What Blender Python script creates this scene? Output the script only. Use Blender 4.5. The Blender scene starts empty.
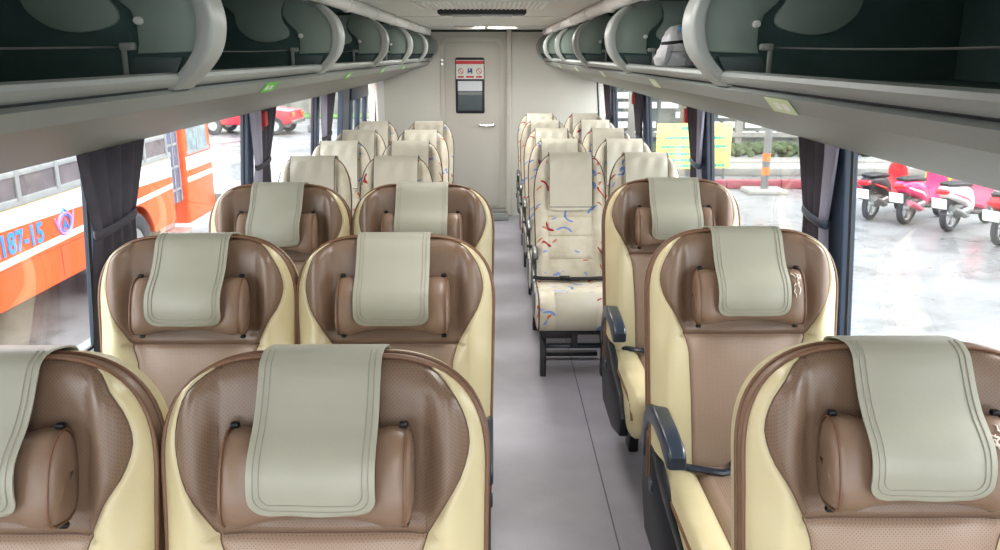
import bpy, bmesh, math, random
from mathutils import Vector, Matrix
random.seed(7)
PI = math.pi
col = bpy.context.scene.collection

# ------------------------------------------------------------------ materials
def lin(c):
    out = []
    for v in c:
        v = v / 255.0
        out.append(v / 12.92 if v <= 0.04045 else ((v + 0.055) / 1.055) ** 2.4)
    return (out[0], out[1], out[2], 1.0)

class NT:
    def __init__(self, name):
        self.m = bpy.data.materials.new(name); self.m.use_nodes = True
        self.t = self.m.node_tree; self.n = self.t.nodes; self.l = self.t.links
        self.b = self.n['Principled BSDF']; self.out = self.n['Material Output']
    def node(self, kind, **kw):
        nd = self.n.new(kind)
        for k, v in kw.items(): setattr(nd, k, v)
        return nd
    def link(self, a, b): self.l.new(a, b)
    def math(self, op, a, b=None, c=None):
        nd = self.n.new('ShaderNodeMath'); nd.operation = op
        for i, v in enumerate((a, b, c)):
            if v is None: continue
            if isinstance(v, (int, float)): nd.inputs[i].default_value = v
            else: self.l.new(v, nd.inputs[i])
        return nd.outputs[0]
    def coord(self): return self.node('ShaderNodeTexCoord').outputs['Object']
    def noise(self, scale, detail=3.0, vec=None, rough=0.5):
        nd = self.node('ShaderNodeTexNoise'); nd.inputs['Scale'].default_value = scale
        nd.inputs['Detail'].default_value = detail; nd.inputs['Roughness'].default_value = rough
        self.link(vec if vec is not None else self.coord(), nd.inputs['Vector'])
        return nd.outputs['Fac']
    def mix(self, fac, a, b):
        nd = self.node('ShaderNodeMix', data_type='RGBA')
        if isinstance(fac, (int, float)): nd.inputs[0].default_value = fac
        else: self.link(fac, nd.inputs[0])
        for i, v in ((6, a), (7, b)):
            if isinstance(v, tuple): nd.inputs[i].default_value = v
            else: self.link(v, nd.inputs[i])
        return nd.outputs[2]
    def ramp(self, fac, lo, hi):
        nd = self.node('ShaderNodeMapRange'); self.link(fac, nd.inputs[0])
        nd.inputs[1].default_value = lo; nd.inputs[2].default_value = hi
        return nd.outputs[0]
    def bump(self, h, strength, dist=0.01):
        nd = self.node('ShaderNodeBump'); nd.inputs['Strength'].default_value = strength
        nd.inputs['Distance'].default_value = dist
        self.link(h, nd.inputs['Height']); self.link(nd.outputs[0], self.b.inputs['Normal'])

def mat(name, c, rough=0.5, metal=0.0, var=0.06, vscale=6.0, bump=0.0, bscale=60.0, spec=0.5, coat=0.0):
    t = NT(name); base = lin(c)
    if var > 0:
        dk = tuple(v * (1 - var * 2) for v in base[:3]) + (1,)
        f = t.ramp(t.noise(vscale, 4), 0.3, 0.7)
        t.link(t.mix(f, dk, base), t.b.inputs['Base Color'])
    else:
        t.b.inputs['Base Color'].default_value = base
    t.b.inputs['Roughness'].default_value = rough; t.b.inputs['Metallic'].default_value = metal
    t.b.inputs['Specular IOR Level'].default_value = spec
    t.b.inputs['Coat Weight'].default_value = coat
    if bump > 0: t.bump(t.noise(bscale, 5), bump)
    return t.m

def perforated(name, c, rough):
    t = NT(name); base = lin(c); dk = tuple(v * 0.55 for v in base[:3]) + (1,)
    sep = t.node('ShaderNodeSeparateXYZ'); t.link(t.coord(), sep.inputs[0])
    def cell(s, off):
        a = t.math('MULTIPLY', s, 1 / 0.0075)
        a = t.math('ADD', a, off)
        return t.math('SUBTRACT', t.math('FRACT', a), 0.5)
    def dots(off):
        x = cell(sep.outputs[0], off); z = cell(sep.outputs[2], off)
        return t.math('LESS_THAN', t.math('ADD', t.math('MULTIPLY', x, x), t.math('MULTIPLY', z, z)), 0.017)
    d = t.math('MAXIMUM', dots(0.0), dots(0.5))
    t.link(t.mix(d, base, dk), t.b.inputs['Base Color'])
    t.b.inputs['Roughness'].default_value = rough
    t.bump(t.noise(14, 4), 0.35, 0.006)
    return t.m

def fabric_pattern():
    t = NT('patterned fabric')
    geo = t.node('ShaderNodeObjectInfo')
    add = t.node('ShaderNodeVectorMath', operation='ADD'); t.link(t.coord(), add.inputs[0])
    sc = t.node('ShaderNodeVectorMath', operation='SCALE'); t.link(geo.outputs['Location'], sc.inputs[0]); sc.inputs['Scale'].default_value = 3.7
    t.link(sc.outputs[0], add.inputs[1])
    sep = t.node('ShaderNodeSeparateXYZ'); t.link(add.outputs[0], sep.inputs[0])
    s2 = t.math('ADD', sep.outputs[2], t.math('MULTIPLY', sep.outputs[1], 1.0))
    com = t.node('ShaderNodeCombineXYZ'); t.link(sep.outputs[0], com.inputs[0]); t.link(s2, com.inputs[1])
    base = t.mix(t.ramp(t.noise(11, 4), 0.35, 0.65), lin((203, 193, 172)), lin((222, 214, 196)))
    def layer(scale, radius, width, seed, colour_a, colour_b, cur):
        mp = t.node('ShaderNodeMapping'); t.link(com.outputs[0], mp.inputs[0])
        mp.inputs['Location'].default_value = (seed, seed * 1.7, 0)
        v = t.node('ShaderNodeTexVoronoi', voronoi_dimensions='2D'); v.inputs['Scale'].default_value = scale
        t.link(mp.outputs[0], v.inputs['Vector'])
        sub = t.node('ShaderNodeVectorMath', operation='SUBTRACT'); t.link(mp.outputs[0], sub.inputs[0]); t.link(v.outputs['Position'], sub.inputs[1])
        ln = t.node('ShaderNodeVectorMath', operation='LENGTH'); t.link(sub.outputs[0], ln.inputs[0])
        cs = t.node('ShaderNodeSeparateXYZ'); t.link(v.outputs['Color'], cs.inputs[0])
        ang = t.math('MULTIPLY', cs.outputs[0], 6.283)
        ss = t.node('ShaderNodeSeparateXYZ'); t.link(sub.outputs[0], ss.inputs[0])
        dot = t.math('ADD', t.math('MULTIPLY', ss.outputs[0], t.math('COSINE', ang)), t.math('MULTIPLY', ss.outputs[1], t.math('SINE', ang)))
        arc = t.math('GREATER_THAN', dot, radius * 0.55)
        ring = t.math('LESS_THAN', t.math('ABSOLUTE', t.math('SUBTRACT', ln.outputs['Value'], radius)), width)
        on = t.math('GREATER_THAN', cs.outputs[1], 0.5)
        m = t.math('MULTIPLY', t.math('MULTIPLY', arc, ring), on)
        cc = t.mix(t.math('GREATER_THAN', cs.outputs[2], 0.5), colour_a, colour_b)
        return t.mix(m, cur, cc)
    c = layer(6.0, 0.05, 0.0055, 0.3, lin((190, 50, 45)), lin((110, 140, 205)), base)
    c = layer(7.5, 0.036, 0.0075, 5.1, lin((120, 150, 210)), lin((165, 40, 48)), c)
    c = layer(13, 0.014, 0.006, 9.4, lin((196, 110, 60)), lin((135, 160, 215)), c)
    t.link(c, t.b.inputs['Base Color']); t.b.inputs['Roughness'].default_value = 0.8
    t.bump(t.noise(30, 5), 0.5, 0.008)
    return t.m

def glass_mat(name, tint=(0.97, 0.98, 0.98), dust=0.012):
    t = NT(name); t.n.remove(t.b)
    tr = t.node('ShaderNodeBsdfTransparent'); tr.inputs[0].default_value = tint + (1,)
    gl = t.node('ShaderNodeBsdfGlossy'); gl.inputs['Roughness'].default_value = 0.03
    fr = t.node('ShaderNodeFresnel'); fr.inputs[0].default_value = 1.45
    m1 = t.node('ShaderNodeMixShader'); t.link(t.math('MULTIPLY', fr.outputs[0], 0.25), m1.inputs[0]); t.link(tr.outputs[0], m1.inputs[1]); t.link(gl.outputs[0], m1.inputs[2])
    t.link(m1.outputs[0], t.out.inputs[0])
    return t.m

def ground_mat():
    t = NT('wet concrete ground')
    a = t.mix(t.ramp(t.noise(0.35, 6), 0.35, 0.65), lin((104, 105, 104)), lin((128, 128, 127)))
    b = t.mix(t.ramp(t.noise(1.7, 6, rough=0.7), 0.52, 0.7), a, lin((82, 84, 82)))
    t.link(b, t.b.inputs['Base Color'])
    nd = t.node('ShaderNodeMapRange'); t.link(t.noise(0.5, 5), nd.inputs[0])
    nd.inputs[1].default_value = 0.4; nd.inputs[2].default_value = 0.6; nd.inputs[3].default_value = 0.25; nd.inputs[4].default_value = 0.75
    t.link(nd.outputs[0], t.b.inputs['Roughness']); t.bump(t.noise(9, 5), 0.2, 0.01)
    return t.m

def floor_mat():
    t = NT('grey vinyl floor')
    a = t.mix(t.ramp(t.noise(3, 5), 0.3, 0.7), lin((146, 141, 148)), lin((164, 160, 168)))
    a = t.mix(t.ramp(t.noise(260, 2), 0.55, 0.75), a, lin((126, 122, 130)))
    sep = t.node('ShaderNodeSeparateXYZ'); t.link(t.coord(), sep.inputs[0])
    s = t.math('LESS_THAN', t.math('ABSOLUTE', t.math('SUBTRACT', sep.outputs[0], 0.447)), 0.0028)
    t.link(t.mix(s, a, lin((84, 80, 84))), t.b.inputs['Base Color'])
    t.b.inputs['Roughness'].default_value = 0.42; t.bump(t.noise(40, 4), 0.08, 0.004)
    return t.m

M = {}
M['brown'] = mat('brown leather', (130, 105, 87), 0.36, var=0.05, vscale=9, bump=0.22, bscale=26)
M['perf'] = perforated('perforated brown leather', (120, 97, 80), 0.36)
M['perf2'] = perforated('light perforated brown leather', (152, 128, 110), 0.4)
M['cream'] = mat('cream leather', (202, 189, 150), 0.34, var=0.03, bump=0.14, bscale=22)
M['pipe'] = mat('dark brown piping', (112, 80, 58), 0.45, var=0.0)
M['seam'] = mat('dark seam thread', (98, 76, 62), 0.6, var=0.0)
M['cover'] = mat('grey beige vinyl cover', (160, 158, 143), 0.42, var=0.03, vscale=5, bump=0.16, bscale=14)
M['covst'] = mat('cover stitching', (142, 139, 125), 0.5, var=0.0)
M['fcover'] = mat('pale vinyl cover', (205, 199, 182), 0.42, var=0.04, bump=0.35, bscale=12)
M['fabric'] = fabric_pattern()
M['fpipe'] = mat('charcoal piping', (70, 64, 60), 0.6, var=0.0)
M['black'] = mat('black plastic', (16, 18, 23), 0.45, var=0.04, spec=0.3)
M['navy'] = mat('dark blue grey plastic', (38, 47, 60), 0.28, var=0.03)
M['frame'] = mat('black painted steel', (34, 35, 38), 0.45, var=0.05)
M['gmetal'] = mat('grey steel', (120, 122, 120), 0.35, 0.6)
M['chrome'] = mat('chrome', (205, 205, 205), 0.18, 1.0, var=0.0)
M['belt'] = mat('black webbing', (34, 34, 38), 0.7, bump=0.3, bscale=200)
M['rack'] = mat('grey moulded plastic', (144, 150, 146), 0.42, var=0.03, bump=0.05)
M['racklow'] = mat('beige grey underside plastic', (140, 142, 134), 0.5, var=0.03, bump=0.05)
M['rackdark'] = mat('dark rack groove', (42, 48, 52), 0.6, var=0.0)
M['carpet'] = mat('dark green rack cloth', (84, 108, 104), 0.95, var=0.14, vscale=3, bump=0.4, bscale=300, spec=0.1)
M['panel'] = mat('green grey divider plastic', (146, 162, 152), 0.55, var=0.05)
M['rib'] = mat('light grey rib plastic', (156, 161, 157), 0.4, var=0.02)
M['ceil'] = mat('off white ceiling', (226, 228, 220), 0.6, var=0.02)
M['white'] = mat('white plastic', (236, 236, 232), 0.4, var=0.0)
M['bulk'] = mat('beige bulkhead panel', (216, 213, 202), 0.45, var=0.03, vscale=2)
M['bulk2'] = mat('beige door panel', (206, 202, 190), 0.45, var=0.04, vscale=2)
M['wall'] = mat('grey wall lining', (150, 148, 142), 0.6)
M['floor'] = floor_mat()
M['pillar'] = mat('blue grey window pillar', (50, 64, 84), 0.3, var=0.03)
M['dark'] = mat('dark rubber', (24, 26, 30), 0.5, var=0.0)
M['glass'] = glass_mat('window glass')
M['curt'] = mat('charcoal curtain', (76, 73, 82), 0.9, var=0.1, vscale=20, bump=0.2, bscale=200)
M['curt2'] = mat('pale lavender curtain lining', (168, 166, 184), 0.9, var=0.05)
M['red'] = mat('red plastic', (205, 28, 36), 0.4, var=0.0)
M['green'] = mat('green sticker', (112, 214, 76), 0.5, var=0.0)
M['palegreen'] = mat('faded green sticker', (206, 222, 176), 0.35, var=0.0)
M['stickw'] = mat('white sticker', (238, 240, 232), 0.5, var=0.0)
M['blue'] = mat('blue plastic', (20, 130, 200), 0.35, var=0.0)
M['bag'] = mat('white plastic bag', (228, 228, 232), 0.35, var=0.05, bump=0.6, bscale=25)
M['tyre'] = mat('tyre rubber', (58, 60, 64), 0.8, var=0.1)
M['orange'] = mat('orange paint', (238, 84, 22), 0.35, var=0.05, vscale=3)
M['busw'] = mat('white paint', (240, 238, 234), 0.35, var=0.02)
M['alu'] = mat('aluminium', (170, 172, 172), 0.35, 0.5)
M['bglass'] = mat('dull bus glass', (128, 118, 122), 0.12, var=0.3, vscale=1.5)
M['yellow'] = mat('yellow paint', (236, 196, 60), 0.5, var=0.0)
M['skyblue'] = mat('sky blue paint', (44, 132, 214), 0.5, var=0.0)
M['lilac'] = mat('lilac paint', (190, 140, 190), 0.5, var=0.05)
M['ground'] = ground_mat()
M['pinkcar'] = mat('red car paint', (206, 50, 62), 0.25, var=0.03)
M['mred'] = mat('scooter red', (212, 30, 44), 0.25, var=0.0)
M['mpink'] = mat('scooter pink', (232, 60, 120), 0.25, var=0.0)
M['mrose'] = mat('scooter rose', (226, 92, 120), 0.3, var=0.0)
M['lime'] = mat('lime green plastic', (214, 232, 40), 0.4, var=0.0)
M['concrete'] = mat('grey concrete', (150, 148, 140), 0.8, var=0.2, vscale=1.3)
M['facade'] = mat('grey green facade', (120, 126, 120), 0.8, var=0.15, vscale=0.6)
M['leaf'] = mat('green leaves', (104, 148, 74), 0.6, var=0.25, vscale=2)
M['hedge'] = mat('dull green hedge', (84, 100, 62), 0.8, var=0.25, vscale=2)
M['bark'] = mat('brown bark', (96, 80, 64), 0.9, var=0.1)
M['banner'] = mat('yellow banner', (226, 208, 112), 0.5, var=0.0)
M['teal'] = mat('teal print', (60, 170, 150), 0.5, var=0.0)
M['curbred'] = mat('faded red kerb', (142, 62, 72), 0.7, var=0.1)
M['lens'] = mat('grey lamp lens', (176, 180, 176), 0.25, var=0.0)
M['amber'] = mat('amber lamp', (240, 110, 50), 0.3, var=0.0)

# ------------------------------------------------------------------ mesh builder
class MB:
    def __init__(s): s.v = []; s.f = []
    def add(s, vs, fs):
        o = len(s.v); s.v += [tuple(p) for p in vs]; s.f += [tuple(i + o for i in f) for f in fs]; return s
    def grid(s, rows, closed_u=False, closed_v=False, flip=False):
        n = len(rows); m = len(rows[0]); vs = [p for r in rows for p in r]; fs = []
        for i in range(n - (0 if closed_v else 1)):
            for j in range(m - (0 if closed_u else 1)):
                a = i * m + j; b = i * m + (j + 1) % m; c = ((i + 1) % n) * m + (j + 1) % m; d = ((i + 1) % n) * m + j
                fs.append((a, d, c, b) if flip else (a, b, c, d))
        return s.add(vs, fs)
    def loft(s, rings, cap=True, flip=False):
        s.grid(rings, closed_u=True, flip=flip)
        if cap:
            m = len(rings[0]); o = len(s.v) - m * len(rings)
            a = tuple(o + j for j in range(m)); b = tuple(o + (len(rings) - 1) * m + j for j in range(m))
            s.f.append(a if flip else a[::-1]); s.f.append(b[::-1] if flip else b)
        return s
    def bm(s, b, mx=None):
        if mx is not None: bmesh.ops.transform(b, matrix=mx, verts=b.verts)
        b.verts.index_update()
        s.add([v.co.copy() for v in b.verts], [[v.index for v in f.verts] for f in b.faces]); b.free(); return s
    def box(s, c, d, bev=0.0, seg=2, rot=None):
        b = bmesh.new(); bmesh.ops.create_cube(b, size=1.0)
        bmesh.ops.scale(b, vec=Vector(d), verts=b.verts)
        if bev > 0: bmesh.ops.bevel(b, geom=list(b.edges), offset=bev, segments=seg, affect='EDGES', profile=0.5, clamp_overlap=True)
        mx = Matrix.Translation(Vector(c))
        if rot is not None: mx = mx @ rot
        return s.bm(b, mx)
    def prism(s, pts, a0, a1, axis='x', bev=0.0, seg=2):
        """pts in the plane normal to axis: x->(y,z), y->(x,z), z->(x,y)"""
        def P(p, a):
            return {'x': (a, p[0], p[1]), 'y': (p[0], a, p[1]), 'z': (p[0], p[1], a)}[axis]
        b = bmesh.new()
        va = [b.verts.new(P(p, a0)) for p in pts]; vb = [b.verts.new(P(p, a1)) for p in pts]
        n = len(pts); b.faces.new(va); b.faces.new(vb[::-1])
        for i in range(n): b.faces.new((va[i], vb[i], vb[(i + 1) % n], va[(i + 1) % n]))
        bmesh.ops.recalc_face_normals(b, faces=b.faces)
        if bev > 0:
            ed = [e for e in b.edges if (e.verts[0] in va) == (e.verts[1] in va)]
            bmesh.ops.bevel(b, geom=ed, offset=bev, segments=seg, affect='EDGES', profile=0.5, clamp_overlap=True)
        return s.bm(b)
    def tube(s, pts, r, seg=8, closed=False, rz=None):
        pts = [Vector(p) for p in pts]; n = len(pts); rings = []; up = None
        for i, p in enumerate(pts):
            a = pts[i - 1] if (i > 0 or closed) else p; b = pts[(i + 1) % n] if (i < n - 1 or closed) else p
            t = (b - a)
            if t.length < 1e-9: t = Vector((0, 0, 1))
            t.normalize()
            if up is None:
                up = Vector((0, 0, 1)) if abs(t.z) < 0.9 else Vector((1, 0, 0))
            sd = t.cross(up)
            if sd.length < 1e-6: sd = t.orthogonal()
            sd.normalize(); up = sd.cross(t).normalized()
            rr = r[i] if isinstance(r, (list, tuple)) else r
            rings.append([p + sd * rr * math.cos(2 * PI * k / seg) + up * (rz or rr) * math.sin(2 * PI * k / seg) for k in range(seg)])
        if closed: s.grid(rings, closed_u=True, closed_v=True)
        else: s.loft(rings)
        return s
    def cyl(s, p0, p1, r, seg=16): return s.tube([p0, p1], r, seg)
    def lathe(s, prof, c, axis='x', seg=28):
        """prof (radius, along) turned about axis through c"""
        rings = []
        for k in range(seg):
            a = 2 * PI * k / seg; ring = []
            for r, h in prof:
                u, w = r * math.cos(a), r * math.sin(a)
                p = {'x': (h, u, w), 'y': (u, h, w), 'z': (u, w, h)}[axis]
                ring.append((c[0] + p[0], c[1] + p[1], c[2] + p[2]))
            rings.append(ring)
        return s.grid(rings, closed_v=True)
    def build(s, name, m, parent=None, smooth=True, angle=40):
        me = bpy.data.meshes.new(name); me.from_pydata(s.v, [], s.f)
        b = bmesh.new(); b.from_mesh(me); bmesh.ops.remove_doubles(b, verts=b.verts, dist=1e-6)
        bmesh.ops.recalc_face_normals(b, faces=b.faces)
        for f in b.faces: f.smooth = smooth
        for e in b.edges:
            if len(e.link_faces) == 2 and e.calc_face_angle(0) > math.radians(angle): e.smooth = False
        b.to_mesh(me); b.free()
        me.materials.append(m if not isinstance(m, str) else M[m])
        o = bpy.data.objects.new(name, me); col.objects.link(o)
        if parent is not None: o.parent = parent
        return o

def tag(o, label=None, cat=None, group=None, kind=None):
    for k, v in (('label', label), ('category', cat), ('group', group), ('kind', kind)):
        if v: o[k] = v
    return o
def empty(name, loc=(0, 0, 0), rz=0.0):
    o = bpy.data.objects.new(name, None); col.objects.link(o); o.location = loc; o.rotation_euler.z = rz
    o.empty_display_size = 0.1; return o
def copy_tree(o, parent=None):
    c = o.copy(); col.objects.link(c)
    if parent is not None: c.parent = parent
    for ch in list(o.children): copy_tree(ch, c)
    return c
def struct(mb, name, m, smooth=False): return tag(mb.build(name, m, smooth=smooth), kind='structure')
def interp(tab, x):
    if x <= tab[0][0]: return tab[0][1]
    for (a, b), (c, d) in zip(tab, tab[1:]):
        if x <= c:
            t = (x - a) / (c - a); return b + (d - b) * t
    return tab[-1][1]
def smoothtab(tab, x, h=0.012):
    return (interp(tab, x - h) + 2 * interp(tab, x) + interp(tab, x + h)) / 4

CX = -0.06                     # centre line of the coach
FRONT, REAR = -1.9, 8.72

# ------------------------------------------------------------------ seats
class Back:
    """front surface of a reclined backrest: x across, d distance below the top, f forward"""
    def __init__(s, z0, S, ang, y_top=0.0):
        s.S = S; s.sn = math.sin(ang); s.cs = math.cos(ang); s.z0 = z0; s.y0 = y_top - S * s.sn
    def P(s, x, d, f):
        u = s.S - d
        return (x, s.y0 + u * s.sn - f * s.cs, s.z0 + u * s.cs + f * s.sn)

def dlist(S, n=34):
    ds = [0, .0008, .0025, .005, .009, .014, .021, .03, .042, .056, .072, .09, .11, .13, .15, .17, .19]
    k = 0
    while ds[-1] < S - 0.02: ds.append(ds[-1] + 0.02)
    ds[-1] = S
    return ds

def make_leather():
    root = empty('leather_seat')
    bk = Back(0.421, 0.775, math.radians(11.5)); S = bk.S
    def w(d):
        if d >= .2: return .29 - .012 * min(1, (d - .2) / .5)
        return .1 + .19 * max(0, 1 - (1 - d / .2) ** 2.6) ** .4545
    btab = [(0, .098), (.005, .146), (.015, .181), (.03, .205), (.05, .225), (.08, .243), (.12, .256), (.15, .259), (.18, .254),
            (.21, .243), (.26, .213), (.31, .186), (.36, .170), (.5, .16), (.775, .15)]
    def bf(d): return min(smoothtab(btab, d, 0.008) if d > .02 else interp(btab, d), w(d) * .985)
    def f(x, d):
        ax = abs(x); e = max(0, w(d) - ax)
        edge = (1 - math.exp(-e / .016)) * (1 - math.exp(-(d + .001) / .016))
        head = 1 / (1 + math.exp((d - .31) / .02))
        wing = .036 * math.exp(-((ax - .222) / .034) ** 2) * head * min(1, d / .06)
        bol = .034 * math.exp(-((ax - .225) / .05) ** 2) * (1 - head)
        cen = -.014 * math.exp(-(ax / .16) ** 4) * head + .014 * math.exp(-(ax / .13) ** 4) * (1 - head)
        seam = -.007 * math.exp(-((ax - .183) / .005) ** 2) * head * min(1, d / .02)
        sb = -.009 * math.exp(-((ax - bf(d)) / .006) ** 2) * min(1, d / .03)
        cr = -.010 * math.exp(-((d - .315) / .006) ** 2) * (1 if ax < .2 else 0)
        return .03 * edge + (wing + bol + cen + seam + sb + cr) * (1 if e > .004 else e / .004)
    ds = dlist(S)
    # finer rows around the seam under the pillow
    ds = sorted(set(ds + [.3, .307, .311, .315, .319, .323]))
    cuts = [0, .25, .4, .5, .6, .75, 1]
    centre = []
    NX = 56
    for d in ds:
        b = bf(d); centre.append([bk.P(-b + 2 * b * i / NX, d, f(-b + 2 * b * i / NX, d)) for i in range(NX + 1)])
    k = ds.index(.315)
    o = MB().grid(centre[:k + 1]).build('head_panel', 'perf', root, angle=60)
    MB().grid(centre[k:]).build('back_panel', 'perf2', root, angle=60)
    for sd in (-1, 1):
        rows = []
        for d in ds:
            b, ww = bf(d), w(d)
            rows.append([bk.P(sd * (b + (ww - b) * (i / 14)), d, f(b + (ww - b) * (i / 14), d)) for i in range(15)])
        MB().grid(rows).build('side_bolster', 'cream', root, angle=60)
    # outline, gusset and rear shell
    out = [(-w(d), d) for d in ds[::-1]] + [(x / 10 * .1, 0) for x in range(-9, 10, 3)] + [(w(d), d) for d in ds]
    g = [[bk.P(x, d, 0.0) for x, d in out], [bk.P(x * 1.004, d, -.035) for x, d in out], [bk.P(x * .99, d + .002, -.085) for x, d in out], [bk.P(x * .9, d + .02, -.105) for x, d in out]]
    MB().grid(g[:2]).build('side_gusset', 'brown', root, angle=70)
    sh = MB().grid(g[1:])
    rows = []
    for d in ds: rows.append([bk.P((-1 + 2 * i / 12) * w(d) * .9, d + .02, -.105 - .01 * math.cos(PI * (-.5 + i / 12))) for i in range(13)])
    sh.grid(rows); sh.build('rear_shell', 'cream', root, angle=70)
    MB().tube([bk.P(x, d, .004) for x, d in out], .0052, 6).tube([bk.P(x * 1.006, d - .001, -.034) for x, d in out], .0045, 6).build('piping', 'pipe', root, angle=80)
    sm = MB()
    for sd in (-1, 1):
        sm.tube([bk.P(sd * bf(d), d, f(bf(d), d) + .0005) for d in ds if d > .012], .0016, 5)
        sm.tube([bk.P(sd * .183, d, f(.183, d)) for d in ds if .01 < d < .312], .0013, 5)
    sm.tube([bk.P(x / 20 * .178, .315, f(x / 20 * .178, .315) + .001) for x in range(-20, 21)], .0015, 5)
    sm.build('seam', 'seam', root, angle=80)
    # head pillow with raised ears
    def sec(x, hs, hf, cf, n=28, dc=.198):
        r = []
        for k in range(n):
            a = 2 * PI * k / n; ca, sa = math.cos(a), math.sin(a)
            ff = cf + hf * math.copysign(abs(ca) ** .8, ca); dd = dc - hs * math.copysign(abs(sa) ** .75, sa)
            # flatter bottom, belly lower than the top
            ff += .016 * (-sa) * (1 if ca > 0 else 0)
            r.append(bk.P(x, dd, ff))
        return r
    rings = []
    for x, q in [(-.1785, .08), (-.178, .3), (-.1765, .62), (-.172, .86), (-.164, .97), (-.15, 1), (-.13, 1), (-.118, .97), (-.1, .9), (-.06, .84), (0, .82), (.06, .84), (.1, .9), (.118, .97), (.13, 1), (.15, 1), (.164, .97), (.172, .86), (.1765, .62), (.178, .3), (.1785, .08)]:
        x *= .925; rings.append(sec(x, .082 * q, .05 * (q if q < .99 else 1) * (1 if abs(x) > .11 else .95), .062))
    MB().loft(rings).build('head_pillow', 'brown', root, angle=80)
    pp = MB()
    for sd in (-1, 1):
        MB().tube(sec(sd * .154, .0805, .0505, .062), .0025, 5, closed=True).build('pillow_piping', 'pipe', root)
        for dd in (.112, .288): MB().box(bk.P(sd * .146, dd, .05), (.016, .014, .010), .004).build('pillow_clip', 'black', root)
    global PSEC
    PSEC = sec
    # cover draped over the top and the pillow
    prof = [(-.112, .16), (-.112, .08), (-.108, .02), (-.09, -.004), (-.05, -.009), (-.01, -.009), (.014, -.005), (.032, .006), (.044, .03), (.058, .07), (.078, .11), (.1, .14), (.118, .17), (.126, .2), (.127, .23), (.123, .255), (.117, .275), (.111, .292)]
    prof = [(a, b if b < .1 else .1 + (b - .1) * .79) for a, b in prof]
    fine = []
    for (a, b), (c, d2) in zip(prof, prof[1:]):
        for t in range(4): fine.append((a + (c - a) * t / 4, b + (d2 - b) * t / 4))
    fine.append(prof[-1])
    for _ in range(3): fine = [fine[0]] + [((p[0] + 2 * q[0] + r[0]) / 4, (p[1] + 2 * q[1] + r[1]) / 4) for p, q, r in zip(fine, fine[1:], fine[2:])] + [fine[-1]]
    L = [0]
    for p, q in zip(fine, fine[1:]): L.append(L[-1] + math.hypot(p[0] - q[0], p[1] - q[1]))
    T = L[-1]
    def cw(l):
        dist = T - l; r = .034
        base = .106
        return base if dist > r else base - r + math.sqrt(max(0, r * r - (r - dist) ** 2))
    def cp(u, i, lift=0.0):
        ff, dd = fine[i]; x = u * cw(L[i])
        wv = .0015 * math.sin(3.5 * u + i * .1) + .002 * math.sin(3.1 * u + 1) * (1 if dd > 0 else 0)
        return bk.P(x, dd - (lift if ff < .02 and dd < .01 else 0), ff + wv * (1 if dd > .02 else 0) + (lift if dd > .0 and ff > 0 else 0))
    top = [[cp(-1 + 2 * k / 16, i, .0035) for k in range(17)] for i in range(len(fine))]
    bot = [[cp(-1 + 2 * k / 16, i, 0) for k in range(17)] for i in range(len(fine))]
    cv = MB().grid(top).grid(bot, flip=True)
    cv.grid([[r[0] for r in top], [r[0] for r in bot]]).grid([[r[-1] for r in top], [r[-1] for r in bot]]).grid([top[-1], bot[-1]])
    cover = cv.build('headrest_cover', 'cover', root, angle=60)
    st = MB()
    for inset in (.011, .021):
        pts = []
        i0 = 22
        lim = T - inset
        idx = [i for i in range(i0, len(fine)) if L[i] < lim]
        def sw(i): 
            dist = (T - inset) - L[i]; r = .034 - inset * .5; base = .106 - inset
            return base if dist > r else base - r + math.sqrt(max(0, r * r - (r - dist) ** 2))
        le = [cp(-sw(i) / max(cw(L[i]), .001), i, .0042) for i in idx]; ri = [cp(sw(i) / max(cw(L[i]), .001), i, .0042) for i in idx]
        ub = sw(idx[-1]) / max(cw(L[idx[-1]]), .001)
        st.tube(le + [cp(-ub + 2 * ub * k / 16, idx[-1], .0042) for k in range(1, 16)] + ri[::-1], .0011, 5)
    st.build('cover_stitching', 'covst', cover)
    # cushion
    z0, z1 = .31, .47
    MB().box((0, -.42, .395), (.30, .54, .17), .045, 5).build('seat_cushion', 'perf2', root, angle=60)
    for sd in (-1, 1):
        b = MB()
        rr = []
        for y, s in [(-.70, .25), (-.695, .6), (-.68, .85), (-.655, .97), (-.6, 1), (-.4, 1), (-.2, 1), (-.15, .96)]:
            ring = []
            for k in range(20):
                a = 2 * PI * k / 20; ca, sa = math.cos(a), math.sin(a)
                ring.append((sd * .2 + .062 * s * math.copysign(abs(ca) ** .7, ca), y, .39 + .098 * s * math.copysign(abs(sa) ** .7, sa)))
            rr.append(ring)
        b.loft(rr).build('cushion_bolster', 'cream', root, angle=60)
    for sd in (-1, 1):
        MB().tube([(sd * .255, -.15, .452), (sd * .255, -.4, .455), (sd * .255, -.6, .455), (sd * .25, -.66, .44), (sd * .25, -.695, .39)], .005, 6).build('cushion_piping', 'pipe', root)
    MB().box((0, -.69, .35), (.34, .035, .12), .015, 3).build('leg_rest', 'brown', root)
    # armrests
    for sd in (-1, 1):
        X = sd * .262
        pts = [(-.02, .50), (-.05, .60), (-.10, .655), (-.18, .672), (-.30, .668), (-.40, .655), (-.425, .635), (-.425, .60), (-.40, .59), (-.30, .615), (-.2, .62), (-.13, .60), (-.09, .55), (-.08, .46)]
        arm = MB().prism(pts, X - .026, X + .026, 'x', .01, 3).build('armrest', 'navy', root)
        pan = [(-.03, .52), (-.10, .56), (-.2, .50), (-.34, .46), (-.55, .43), (-.62, .36), (-.6, .28), (-.4, .22), (-.12, .22), (-.04, .34)]
        p = MB().prism(pan, X - .018, X + .018, 'x', .008, 2).build('side_panel', 'black', root)
        MB().lathe([(0.0, .024), (.02, .024), (.024, .02), (.024, -.02), (.02, -.024), (0, -.024)], (X, -.19, .42), 'x', 20).build('recline_knob', 'navy', p)
    lg = []
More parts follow.
